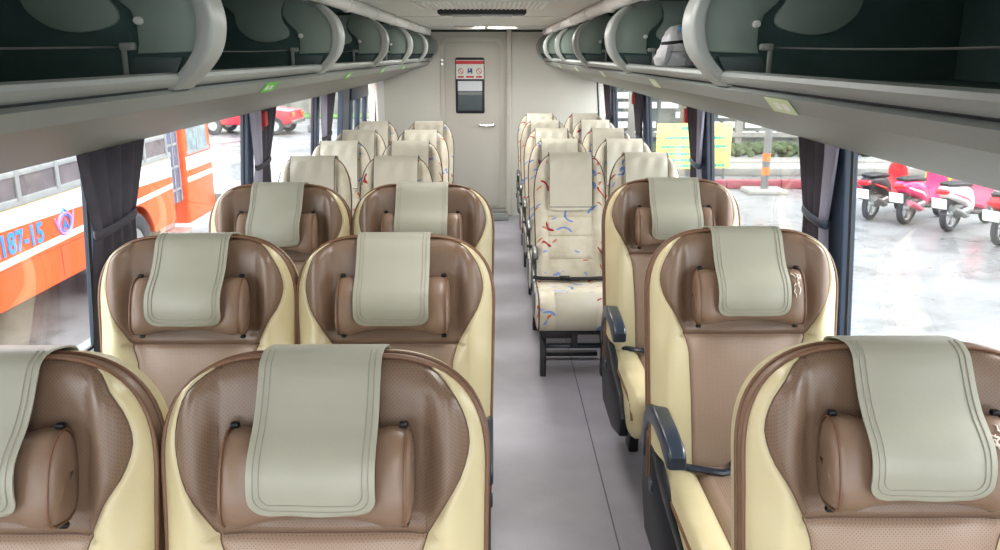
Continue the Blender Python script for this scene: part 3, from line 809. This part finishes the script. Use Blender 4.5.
# ------------------------------------------------------------------ curtains
def curtain(sd, ya, yb, tz, side_lab, group, lining=True, bottom=.72, gather=.55, amp=.013):
    yc = (ya + yb) / 2; hw = (yb - ya) / 2
    z1 = TOPZ + .012
    R = empty('curtain', (0, 0, 0)); R.location = (qx(sd, 1.12), yc, bottom)
    tag(R, side_lab, 'curtain', group)
    def width(z):
        g = math.exp(-((z - tz) / .07) ** 2)
        top = min(1, max(0, (z - tz) / (z1 - tz))); bot = min(1, max(0, (tz - z) / (tz - bottom)))
        return hw * (gather + (1 - gather) * (top ** .8) + (.85 - gather) * (bot ** .7)) if g < .0 else hw * (gather + (1 - gather) * (top ** .9) + (.8 - gather) * (bot ** .8))
    def rows(u0, u1, dx, ph):
        rr = []
        n = 60; m = 40
        for i in range(n + 1):
            z = z1 + (bottom - z1) * i / n; w_ = width(z); r = []
            am = amp * (.35 + .65 * w_ / hw)
            shift = -.25 * hw * (1 - w_ / hw)
            for k in range(m + 1):
                u = u0 + (u1 - u0) * k / m
                x = qx(sd, wq(z) - .04 - dx) + am * math.sin(u * 13 + ph + .4 * math.sin(z * 5)) - R.location.x
                r.append((x, u * w_ + shift * sd * 0, z - bottom))
            rr.append(r)
        return rr
    def cloth(rws, name, m):
        b = MB(); b.grid(rws); b.grid([[(p[0] + sd * .003, p[1], p[2]) for p in r] for r in rws], flip=True)
        b.build(name, m, R, angle=80)
    if lining:
        cloth(rows(-1, -.28, 0, 0), 'pale_lining', 'curt2'); cloth(rows(-.3, 1, .0, .0), 'curtain_cloth', 'curt')
    else: cloth(rows(-1, 1, 0, 0), 'curtain_cloth', 'curt')
    w_ = width(tz) + .008
    xt = qx(sd, wq(tz) - .04) - R.location.x
    MB().tube([(xt + .02 * math.cos(a), w_ * math.sin(a), tz - bottom + .012 * math.sin(a)) for a in [i * PI / 10 for i in range(20)]], .004, 8, closed=True, rz=.014).build('tieback', 'curt' if sd < 0 else 'pillar', R)
    return R
curtain(-1, 2.28, 2.72, 1.19, 'charcoal curtain tied back at the near left window, orange bus seen past it', 'curtains on the left windows', False, gather=.6)
curtain(-1, 3.95, 4.42, 1.16, 'charcoal and pale curtain on the left, in front of the red pickup truck outside', 'curtains on the left windows', True, gather=.5, bottom=.9)
curtain(-1, 5.6, 6.1, 1.14, 'charcoal curtain on the left windows farthest from the camera, beside the rear fabric seats', 'curtains on the left windows', True, gather=.55, bottom=.9)
curtain(1, 2.46, 2.78, 1.185, 'charcoal and lavender curtain at the right window beside the scooters outside', 'curtains on the right windows', True, gather=.58)
curtain(1, 4.09, 4.42, 1.15, 'charcoal curtain on the right in front of the yellow banner outside', 'curtains on the right windows', True, gather=.5, bottom=.9)
curtain(1, 5.8, 6.16, 1.12, 'slim charcoal curtain on the right between the tree and the rear windows', 'curtains on the right windows', False, gather=.45, bottom=.9)
curtain(1, 7.4, 7.8, 1.12, 'charcoal curtain on the right in the rear corner by the bulkhead', 'curtains on the right windows', False, gather=.6, bottom=.9)

def hammer(x, y, z, lab):
    h = empty('emergency_hammer', (x, y, z)); tag(h, lab, 'emergency hammer', 'red emergency hammers')
    MB().box((0, 0, 0), (.06, .05, .075), .006, 3).build('holder', 'red', h)
    MB().cyl((0, 0, .02), (0, 0, -.06), .007, 10).build('hammer_handle', 'red', h)
hammer(-1.175, 4.17, 1.385, 'red emergency hammer hanging by the second curtain on the left')
hammer(1.055, 4.40, 1.38, 'red emergency hammer at the top of the second curtain on the right')
hammer(1.055, 6.1, 1.38, 'red emergency hammer at the top of the third curtain on the right')

# ------------------------------------------------------------------ outside
GZ = -1.4
struct(MB().box((0, 40, GZ - .05), (240, 200, .1)), 'floor_outside', 'ground')

# orange and white bus on the left
def orange_bus():
    XB = -4.9; R = empty('parked_bus', (XB, 9.5, GZ)); tag(R, 'orange and white old bus with blue number parked outside the left windows', 'bus')
    W = 2.4; Y0, Y1 = -6.0, 4.7      # local
    def at(Y): return Y - 9.5
    def strip(z_a, z_b, m, nm, ya=Y0, yb=2.85, x=0.0, t=.012):
        # z_a/z_b are functions of local y
        a, b = ya, yb
        MB().add([(x, a, z_a(a)), (x, b, z_a(b)), (x, b, z_b(b)), (x, a, z_b(a)), (x - .03, a, z_a(a)), (x - .03, b, z_a(b)), (x - .03, b, z_b(b)), (x - .03, a, z_b(a))],
                 [(0, 1, 2, 3), (7, 6, 5, 4), (0, 4, 5, 1), (3, 2, 6, 7), (1, 5, 6, 2), (0, 3, 7, 4)]).build(nm, m, R, smooth=False)
    ln = lambda za, zb: (lambda y: za + (zb - za) * (y - at(7.9)) / (12.5 - 7.9))
    c = lambda z: (lambda y: z)
    DY0, DY1 = at(12.35), at(12.95)
    # body shell
    body = MB()
    prof = [(-.02, .60), (-.02, 2.45), (-.10, 2.72), (-.45, 2.86), (-1.2, 2.92), (-W + .45, 2.86), (-W + .1, 2.72), (-W, 2.45), (-W, .6)]
    wy, wr = at(11.02), .60
    body.prism([(p[0], p[1]) for p in prof], Y0, wy - wr, 'y')
    body.prism([(-.02, 1.12)] + prof[1:-1] + [(-W, 1.12)], wy - wr, wy + wr, 'y')
    body.prism(prof, wy + wr, DY0, 'y')
    body.prism([(-.55, .32)] + [(-.55, 2.84)] + prof[4:-1] + [(-W, .32)], DY0, DY1, 'y')
    body.build('body', 'orange', R, angle=30)
    fr = MB()
    pts = [(DY1, .45), (DY1, 2.86), (Y1 - .4, 2.86), (Y1 - .12, 2.5), (Y1, 1.6), (Y1, .5), (Y1 - .05, .45)]
    fr.prism(pts, -W, -.0, 'x', .05, 3).build('cab', 'orange', R)
    # arch panel around the wheel
    ap = [(wy - wr, .60)]
    for k in range(13):
        a = PI * .93 - PI * .86 * k / 12; ap.append((wy + (wr - .05) * math.cos(a), .50 + (wr - .02) * max(0, math.sin(a))))
    ap += [(wy + wr, .60), (wy + wr, 1.32), (wy - wr, 1.32)]
    MB().prism(ap, -.03, -0.001, 'x').build('wheel_arch', 'orange', R, smooth=False)
    strip(ln(1.39, 1.30), c(1.575), 'busw', 'white_band', yb=DY0)
    strip(ln(1.095, 1.2), ln(1.39, 1.30), 'orange', 'number_band', yb=DY0)
    strip(ln(1.02, 1.13), ln(1.095, 1.2), 'busw', 'lower_white_stripe', yb=DY0)
    strip(c(.62), ln(1.02, 1.13), 'orange', 'skirt', yb=wy - wr)
    strip(c(.62), ln(1.02, 1.13), 'orange', 'skirt', ya=wy + wr, yb=DY0)
    strip(c(1.575), c(1.59), 'yellow', 'yellow_line', yb=DY0)
    MB().box((-.0, (Y0 + DY0) / 2, 1.63), (.04, DY0 - Y0, .085), .01).box((.0, (Y0 + DY0) / 2, 2.36), (.04, DY0 - Y0, .06), .01).build('window_rail', 'alu', R)
    for k in range(14):
        yb_ = at(12.2) - .78 * k
        if yb_ - .78 < Y0: break
        win = MB().box((-.005, yb_ - .39, 2.0), (.02, .72, .66)).build('side_window', 'bglass', R)
        MB().box((.015, yb_, 2.0), (.03, .07, .72), .006).box((.012, yb_ - .39, 1.92), (.025, .72, .06), .006).build('window_frame', 'alu', win)
    # cab details
    MB().add([(.004, DY1 + .02, 1.30), (.004, Y1 - .02, 1.30), (.004, Y1 - .04, 1.51), (.004, DY1 + .02, 1.51)], [(0, 1, 2, 3)]).build('cab_white_band', 'busw', R)
    MB().add([(.004, DY1 + .02, 1.11), (.004, Y1 - .02, 1.11), (.004, Y1 - .02, 1.19), (.004, DY1 + .02, 1.19)], [(0, 1, 2, 3)]).build('cab_white_stripe', 'busw', R)
    win = MB().prism([(DY1 + .12, 1.60), (Y1 - .22, 1.60), (Y1 - .3, 2.35), (DY1 + .12, 2.35)], -.01, .012, 'x').build('cab_window', mat('pale cab glass', (150, 168, 176), .1, var=.3), R)
    MB().prism([(DY1 + .07, 1.54), (Y1 - .14, 1.54), (Y1 - .16, 1.6), (DY1 + .07, 1.6)], -.005, .02, 'x').box((.01, DY1 + .55, 1.95), (.02, .04, .76)).build('window_frame', 'alu', win)
    # doorway
    dl = MB().box((-.08, DY0 + .25, 1.62), (.04, .48, 1.56), .005).build('folding_door', mat('dark door glass', (84, 92, 120), .2), R)
    gr = MB()
    for z in (1.05, 1.4, 1.75, 2.1): gr.box((-.055, DY0 + .25, z), (.012, .46, .03))
    for yy in (.03, .25, .47): gr.box((-.055, DY0 + yy, 1.6), (.012, .025, 1.5))
    gr.build('door_grille', 'alu', dl)
    MB().box((-.3, (DY0 + DY1) / 2, .36), (.6, DY1 - DY0, .05)).box((-.42, (DY0 + DY1) / 2, .55), (.3, DY1 - DY0, .3)).build('entry_step', mat('worn step', (186, 150, 140), .7, var=.2), R)
    # wheels
    for Yw in (wy, wy - 5.2):
        for xx in (-.02, -W + .3):
            wl = MB().lathe([(.28, -.26), (.44, -.27), (.49, -.23), (.5, -.13), (.49, -.04), (.44, 0), (.3, -.005), (.27, -.03)], (xx, Yw, .5), 'x', 36).build('tyre', 'tyre', R)
            MB().lathe([(0, -.02), (.08, -.02), (.1, -.05), (.2, -.07), (.27, -.04), (.275, -.2), (0, -.2)], (xx, Yw, .5), 'x', 28).build('wheel_rim', 'alu', wl)
    MB().box((-.3, Y1 + .06, .62), (.75, .12, .22), .03).box((-W / 2, Y1 + .04, .62), (W, .1, .16), .03).build('bumper', 'gmetal', R)
    MB().box((-.1, Y1 + .02, 1.24), (.06, .14, .05), .01).build('marker_lamp', 'pinkcar', R)
    # seams
    sm = MB()
    for yy in (at(8.98), at(7.1), at(5.2)): sm.box((.001, yy, .83), (.006, .012, .36))
    sm.box((.001, at(7.3), 1.0), (.006, 6.9, .01)).build('panel_seam', mat('dark seam', (150, 60, 30), .6, var=0), R)
    # number
    cu = bpy.data.curves.new('number', 'FONT'); cu.body = '2187-15'; cu.size = .30; cu.extrude = .003; cu.offset = .009
    tmp = bpy.data.objects.new('number', cu); col.objects.link(tmp); bpy.context.view_layer.update()
    me = bpy.data.meshes.new_from_object(tmp.evaluated_get(bpy.context.evaluated_depsgraph_get()))
    bpy.data.objects.remove(tmp)
    me.materials.clear(); me.materials.append(M['skyblue'])
    xs = [v.co.x for v in me.vertices]; x0, x1 = min(xs), max(xs)
    y_l, y_r = at(7.70), at(8.66)
    for v in me.vertices: v.co.x = (v.co.x - x0) / (x1 - x0) * (y_r - y_l)
    o = bpy.data.objects.new('bus_number', me); col.objects.link(o); o.parent = R
    o.rotation_euler = (PI / 2, 0, PI / 2); o.location = (.006, y_l, 1.14)
    # crest
    ec, ez = at(9.13), 1.235
    e = MB(); e.tube([(.006, ec + .15 * math.cos(a), ez + .12 * math.sin(a)) for a in [i * PI / 12 for i in range(24)]], .017, 6, closed=True)
    e.tube([(.006, ec - .21, ez + .09), (.006, ec - .17, ez - .02), (.006, ec - .08, ez - .12)], .012, 5).tube([(.006, ec + .21, ez + .12), (.006, ec + .17, ez - .02), (.006, ec + .08, ez - .12)], .012, 5)
    cr = e.build('crest', 'lilac', R)
    e = MB(); e.tube([(.009, ec + .115 * math.cos(a), ez + .09 * math.sin(a)) for a in [i * PI / 12 for i in range(24)]], .008, 5, closed=True)
    e.tube([(.009, ec - .05, ez - .06), (.009, ec, ez + .05), (.009, ec + .05, ez - .06)], .01, 5).tube([(.009, ec - .06, ez + .12), (.009, ec, ez + .17), (.009, ec + .06, ez + .12)], .014, 5).tube([(.009, ec, ez - .05), (.009, ec, ez)], .012, 5)
    e.build('crest_detail', 'skyblue', cr)
orange_bus()

# red pickup
def pickup():
    R = empty('pickup_truck', (-9.7, 33.4, GZ)); R.rotation_euler.z = math.radians(-4)
    tag(R, 'red pickup truck parked far off beyond the left windows', 'pickup truck')
    sil = [(-2.2, .45), (-2.25, .95), (-.95, 1.0), (-.75, 1.5), (.35, 1.52), (.85, 1.02), (1.75, .92), (1.85, .5), (1.5, .38), (-1.9, .38)]
    MB().prism(sil, -.85, .85, 'y', .06, 3).build('body', 'pinkcar', R)
    MB().prism([(-.82, 1.05), (-.68, 1.42), (.3, 1.44), (.7, 1.05)], -.865, .865, 'y').build('cab_glass', 'bglass', R)
    for x in (-1.35, 1.15):
        for y in (-.82, .82):
            w = MB().lathe([(.19, -.1), (.32, -.1), (.35, -.06), (.35, .06), (.32, .1), (.19, .1)], (x, y, .35), 'y', 28).build('tyre', 'tyre', R)
            MB().lathe([(0, -.09), (.19, -.09), (.2, 0), (.19, .09), (0, .09)], (x, y, .35), 'y', 20).build('wheel_rim', 'alu', w)
    MB().box((1.84, -.6, .78), (.06, .3, .18), .02).box((1.84, .6, .78), (.06, .3, .18), .02).build('front_lamp', 'amber', R)
    MB().box((1.84, 0, .5), (.12, 1.6, .14), .03).build('bumper', 'gmetal', R)
pickup()
tag(MB().cyl((-7.4, 33.8, GZ), (-7.4, 33.8, GZ + 5), .12, 14).box((-7.4, 33.8, GZ + .15), (.4, .4, .3), .05).build('lamp_post', 'concrete'), 'pale concrete post standing right of the red pickup truck', 'post')
wl = MB().box((-20, 44, GZ + 1.7), (44, .3, 3.4))
for k in range(15): wl.box((-41 + k * 3, 43.8, GZ + 1.75), (.3, .2, 3.5))
tag(wl.build('boundary_wall', 'concrete', smooth=False), 'long grey boundary wall far behind the red pickup truck', 'wall')
vg = MB().box((-20, 42.2, GZ + .05), (44, 2.6, .1), .03)
tag(vg.build('grass_verge', 'leaf'), 'strip of green grass along the foot of the far boundary wall', 'grass', kind='stuff')

# scooters
def scooter(x, y, rz, main, second, label, extra=None, plate=True, box=False):
    R = empty('scooter', (x, y, GZ), rz); R.scale = (1.1, 1.1, 1.1); tag(R, label, 'scooter', 'scooters parked in a row outside')
    for xx, nm in ((-.60, 'rear_wheel'), (.62, 'front_wheel')):
        w = MB().lathe([(.2, -.035), (.25, -.05), (.275, -.035), (.285, 0), (.275, .035), (.25, .05), (.2, .035)], (xx, 0, .285), 'y', 32).build(nm, 'tyre', R)
        r = MB().lathe([(.205, -.03), (.19, -.02), (.19, .02), (.205, .03)], (xx, 0, .285), 'y', 28).cyl((xx, -.06, .285), (xx, .06, .285), .05, 14)
        for k in range(5):
            a = 2 * PI * k / 5; r.tube([(xx + .04 * math.cos(a), 0, .285 + .04 * math.sin(a)), (xx + .195 * math.cos(a), 0, .285 + .195 * math.sin(a))], .014, 6)
        r.build('wheel_rim', 'alu', w)
    def ring(cx, cz, hw, hh, tilt=0, n=16, e=.75):
        out = []
        for k in range(n):
            a = 2 * PI * k / n; yy = hw * math.copysign(abs(math.cos(a)) ** e, math.cos(a)); zz = hh * math.copysign(abs(math.sin(a)) ** e, math.sin(a))
            out.append((cx - zz * math.sin(tilt), yy, cz + zz * math.cos(tilt)))
        return out
    MB().loft([ring(-.98, .70, .03, .03), ring(-.94, .70, .085, .07), ring(-.8, .67, .125, .115), ring(-.6, .64, .15, .14), ring(-.4, .60, .15, .17), ring(-.22, .50, .14, .2), ring(-.12, .40, .12, .14)]).build('tail_fairing', main, R)
    MB().loft([ring(-.82, .665, .128, .03), ring(-.6, .60, .155, .04), ring(-.4, .55, .155, .045), ring(-.25, .47, .145, .03)]).build('side_stripe', second, R)
    MB().loft([ring(-.92, .795, .08, .02), ring(-.85, .80, .125, .035), ring(-.6, .79, .14, .045), ring(-.35, .765, .13, .045), ring(-.2, .745, .09, .035), ring(-.15, .74, .05, .02)]).build('saddle', 'black', R)
    MB().loft([ring(-.2, .30, .13, .045), ring(0, .27, .15, .04), ring(.22, .28, .14, .045), ring(.3, .33, .12, .06)]).build('footboard', 'dark', R)
    MB().loft([ring(.2, .33, .14, .05, .3), ring(.3, .5, .17, .055, 1.2), ring(.33, .68, .19, .05, 1.3), ring(.30, .84, .17, .05, 1.4), ring(.26, .95, .09, .05, 1.4)]).build('leg_shield', main if extra in (None, 'lime') else extra, R)
    if extra == 'lime': MB().tube([(.235, -.15, .34), (.33, -.19, .5), (.36, -.205, .68), (.32, -.185, .84), (.27, -.1, .96), (.27, .1, .96), (.32, .185, .84), (.36, .205, .68), (.33, .19, .5), (.235, .15, .34)], .022, 8).build('shield_trim', 'lime', R)
    MB().loft([ring(.42, .74, .05, .08), ring(.38, .74, .12, .14), ring(.33, .74, .14, .16)]).build('front_cowl', second, R)
    MB().loft([ring(.40, .40, .05, .02), ring(.5, .56, .065, .03), ring(.64, .6, .07, .03), ring(.8, .52, .06, .025), ring(.88, .42, .04, .02)]).build('front_fender', main, R)
    MB().tube([(.62, .07, .285), (.50, .07, .6), (.36, .05, .85)], .02, 8).tube([(.62, -.07, .285), (.50, -.07, .6), (.36, -.05, .85)], .02, 8).build('fork', 'gmetal', R)
    hb = MB().tube([(.22, -.36, 1.0), (.26, -.2, 1.01), (.30, 0, .99), (.26, .2, 1.01), (.22, .36, 1.0)], .014, 8).loft([ring(.2, 1.0, .08, .04), ring(.28, 1.01, .14, .07), ring(.38, .98, .1, .06), ring(.41, .97, .04, .03)]).build('handlebar', 'dark', R)
    for s in (-1, 1):
        MB().cyl((.225, s * .37, 1.0), (.23, s * .25, 1.005), .02, 10).tube([(.26, s * .22, 1.02), (.25, s * .28, 1.14)], .006, 6).box((.25, s * .3, 1.18), (.015, .11, .07), .007, 3).build('mirror', 'dark', hb)
    MB().box((-.42, 0, .36), (.36, .16, .2), .05, 3).cyl((-.62, -.1, .30), (-.3, -.1, .34), .07, 14).build('engine', 'gmetal', R)
    MB().tube([(-.28, -.13, .25), (-.45, -.15, .27), (-.62, -.16, .34), (-.86, -.165, .42)], [.02, .045, .055, .045], 12).build('exhaust', 'mrose' if main == 'mpink' else 'gmetal', R)
    MB().loft([ring(-.5, .58, .05, .03), ring(-.68, .60, .07, .02), ring(-.86, .54, .075, .02), ring(-.98, .42, .07, .02)]).build('rear_fender', 'dark', R)
    pl = MB().box((-1.0, 0, .5), (.012, .24, .17), .004, rot=Matrix.Rotation(-.25, 4, 'Y')).build('number_plate', 'stickw', R)
    MB().loft([ring(-1.0, .69, .05, .02), ring(-.985, .69, .1, .045), ring(-.93, .69, .11, .05)]).build('tail_lamp', 'mred', R)
    MB().tube([(-.3, .12, .25), (-.22, .2, .02)], .012, 6).build('side_stand', 'gmetal', R)
    return R
def gp(u, v):
    zc = 810 * 3.1 / .965 / (v - 54); return ((u - 493) * zc / 810, (zc - .263 * 3.1) / .965)
for (u, v, a, m, s, ex, lab) in [
    (871.8, 219.5, 40, 'dark', 'mred', 'mred', 'black scooter with red front shield, leftmost of those outside the right window'),
    (907.4, 224.5, 36, 'mpink', 'busw', 'lime', 'pink scooter with lime edging, second from the left in the row outside'),
    (951.4, 231.5, 33, 'busw', 'mrose', 'mrose', 'white and rose scooter, third from the left in the row outside'),
    (1003, 246, 33, 'mred', 'busw', 'mred', 'red scooter cut by the right photo edge, nearest of the row outside')]:
    x, y = gp(u, v); rz = math.radians(a)
    scooter(x + .60 * math.cos(rz), y + .60 * math.sin(rz), rz, m, s, lab, ex)
for k, (u, v) in enumerate([(1060, 262), (1125, 285)]):
    x, y = gp(u, v); scooter(x + .4, y + .4, math.radians(38), 'busw' if k else 'dark', 'mred', 'scooter %s beyond the right photo edge' % ['black and red', 'white and red'][k], 'mred')

# striped pole
px, py = gp(764, 193)
R = empty('striped_pole', (px, py, GZ)); tag(R, 'grey pole with two orange bands standing on a kerb outside the right window', 'pole')
MB().cyl((0, 0, .1), (0, 0, 5.2), .085, 18).build('pole_shaft', 'gmetal', R)
for z in (.42, .74): MB().cyl((0, 0, z), (0, 0, z + .17), .092, 18).build('orange_band', 'amber', R)
MB().box((0, 0, .05), (.9, .7, .1), .03).build('pole_base', 'concrete', R)
# kerb, wall, hedge
kb = MB()
for k in range(14): kb.box((3.6 + k * 1.3, 19.2, GZ + .1), (1.28, .25, .2), .03)
tag(kb.build('red_kerb', 'curbred'), 'faded red painted kerb running behind the striped pole', 'kerb')
pv = MB().box((14, 22.4, GZ + .1), (24, 2.4, .2), .02).box((14, 22.4, GZ + .17), (24, .35, .2), .03)
tag(pv.build('garden_wall', 'concrete'), 'low grey concrete wall below the hedge outside the right windows', 'wall')
hg = MB(); random.seed(3)
for k in range(900):
    hg.box((2.5 + random.random() * 23, 23.8 + random.random() * .8, GZ + .22 + random.random() * .25), (.16 + random.random() * .16, .16, .12 + random.random() * .1), .03, 1, rot=Matrix.Rotation(random.random() * 3, 4, 'Z') @ Matrix.Rotation(random.random(), 4, 'X'))
tag(hg.build('hedge', 'hedge'), 'low dull green hedge in front of the white block building', 'hedge', kind='stuff')
# building with white block rows
R = empty('block_building', (15.5, 27.5, GZ)); tag(R, 'large building with rows of white balcony blocks behind the hedge', 'building')
MB().box((0, 2, 5), (30, 4, 10)).build('facade', 'facade', R, smooth=False)
wb = MB()
for r in range(24):
    for k in range(42):
        if random.random() < .9: wb.box((-14.8 + k * .71 + (.2 if r % 2 else 0), -.06, 0.5 + r * .32), (.56, .14, .2), 0)
wb.build('white_blocks', 'busw', R, smooth=False)
cb = MB()
for k in range(9): cb.box((-14.5 + k * 3.6, -.1, 4.6), (.22, .3, 9.2))
for z in (.5, 3.1, 5.9, 8.7): cb.box((0, -.15, z), (30, .4, .14))
cb.build('concrete_frame', 'concrete', R, smooth=False)
# yellow banner
R = empty('yellow_banner', (5.08, 20.6, GZ)); tag(R, 'yellow banner board with rows of green lettering on posts outside the right windows', 'banner'); R.rotation_euler.z = math.radians(6)
MB().box((0, 0, .85), (1.95, .05, 1.14), .01).build('board', 'banner', R)
for x in (-.85, .85): MB().cyl((x, .05, 0), (x, .05, 1.4), .035, 10).build('post', 'gmetal', R)
tx = MB(); random.seed(5)
for z, a, b2 in [(1.44, -.35, .5), (1.2, -.75, .75), (.98, -.85, .8), (.8, -.8, .3), (.64, -.8, .1), (.5, -.8, .75)]:
    x = a
    while x < b2:
        w_ = .03 + random.random() * .07; tx.box((x + w_ / 2, -.03, z - .14), (w_, .012, .05 + random.random() * .03)); x += w_ + .018
tx.build('lettering', 'teal', R, smooth=False)
# trees
def tree(x, y, h, r, label, n=1500, seed=1):
    random.seed(seed); R = empty('tree', (x, y, GZ)); tag(R, label, 'tree', 'trees outside the right windows')
    t = MB().tube([(0, 0, 0), (.05, 0, h * .4), (0, .1, h * .75)], [.16, .13, .07], 10)
    for k in range(6):
        a = k * 1.05; t.tube([(0, 0, h * (.35 + .05 * k)), (r * .6 * math.cos(a), r * .6 * math.sin(a), h * (.5 + .06 * k))], [.06, .025], 6)
    t.build('trunk', 'bark', R)
    f = MB()
    cl = [(random.gauss(0, r * .45), random.gauss(0, r * .45), h * .68 + random.gauss(0, r * .38)) for _ in range(26)]
    for _ in range(n):
        c = random.choice(cl); p = Vector(c) + Vector((random.gauss(0, 1), random.gauss(0, 1), random.gauss(0, 1))) * r * .17
        a = Vector((random.gauss(0, 1), random.gauss(0, 1), random.gauss(0, 1))).normalized(); b = a.orthogonal().normalized(); s = .1 + random.random() * .1
        f.add([p - a * s, p + b * s * .5, p + a * s, p - b * s * .5], [(0, 1, 2, 3)])
    o = f.build('foliage', 'leaf', R, smooth=False)
tree(5.7, 24.6, 4.6, 1.6, 'leafy green tree rising behind the yellow banner', 2600, 4)
tree(3.2, 38, 6.5, 2.4, 'hazy green tree farther back seen in the rearmost right window', 1800, 6)

# ------------------------------------------------------------------ tears on pillows
def tear(seat, n, seed, x0, x1, a0, a1):
    random.seed(seed); b = MB()
    for k in range(n):
        x = x0 + (x1 - x0) * random.random(); a = a0 + (a1 - a0) * random.random(); pts = []
        for j in range(5):
            x += random.uniform(-.006, .006); a += random.uniform(.02, .10)
            q = 1.0 if x < .139 else .97
            ring = PSEC(x, .083 * q, .051 * q, .062, 96)
            pts.append(ring[int(96 * (a / (2 * PI))) % 96])
        b.tube(pts, [.0006, .0016, .002, .0016, .0006], 6)
    o = b.build('worn_patch', mat('peeled pale lining', (222, 210, 198), .7, var=0) if 'peeled pale lining' not in bpy.data.materials else bpy.data.materials['peeled pale lining'], seat)
    o['label'] = 'pale peeled patch on the pillow end'
seats = [o for o in bpy.data.objects if o.name.startswith('leather_seat')]
for o in seats:
    if o.location.x > .3 and o.location.y < 3: tear(o, 9, int(o.location.y * 10), .118, .140, -.1, .75)

# ------------------------------------------------------------------ light, world, camera
w = bpy.data.worlds.new('overcast sky'); bpy.context.scene.world = w; w.use_nodes = True
nt = w.node_tree; bg_ = nt.nodes['Background']
tc = nt.nodes.new('ShaderNodeTexCoord'); sp = nt.nodes.new('ShaderNodeSeparateXYZ'); nt.links.new(tc.outputs['Generated'], sp.inputs[0])
mr = nt.nodes.new('ShaderNodeMapRange'); nt.links.new(sp.outputs[2], mr.inputs[0]); mr.inputs[1].default_value = -.05; mr.inputs[2].default_value = .7
mx = nt.nodes.new('ShaderNodeMix'); mx.data_type = 'RGBA'; nt.links.new(mr.outputs[0], mx.inputs[0])
mx.inputs[6].default_value = (1.0, 1.0, 1.0, 1); mx.inputs[7].default_value = (.86, .92, 1.0, 1)
nt.links.new(mx.outputs[2], bg_.inputs[0]); bg_.inputs[1].default_value = 5.0
sun = bpy.data.lights.new('soft_sun', 'SUN'); sun.energy = 3.0; sun.angle = math.radians(18); sun.color = (1, .97, .92)
so = bpy.data.objects.new('soft_sun', sun); col.objects.link(so); so.rotation_euler = (math.radians(-14), math.radians(52), 0)
for k, (y, e) in enumerate([(-1.1, 10), (-.2, 8), (2.0, 7), (3.4, 8), (5.6, 13), (7.3, 17)]):  # fill lights added under the ceiling to brighten the coach, no real fittings
    l = bpy.data.lights.new('added_fill_light', 'AREA'); l.shape = 'RECTANGLE'; l.size = .36; l.size_y = .6; l.energy = e; l.color = (1, .985, .95)
    o = bpy.data.objects.new('added_fill_light', l); col.objects.link(o); o.location = (CX + .08, y, 1.93)

cam = bpy.data.cameras.new('camera'); co = bpy.data.objects.new('camera', cam); col.objects.link(co)
cam.sensor_width = 36; cam.lens = 36 * 810 / 1000; cam.clip_start = .02; cam.clip_end = 500
pitch = math.atan(221 / 810)
co.location = (0, 0, 1.7); co.rotation_euler = (PI / 2 - pitch, 0, math.radians(-.48))
sc = bpy.context.scene; sc.camera = co
sc.view_settings.view_transform = 'Standard'; sc.view_settings.look = 'None'; sc.view_settings.gamma = 1
sc.view_settings.use_curve_mapping = False; sc.view_settings.exposure = 0.38
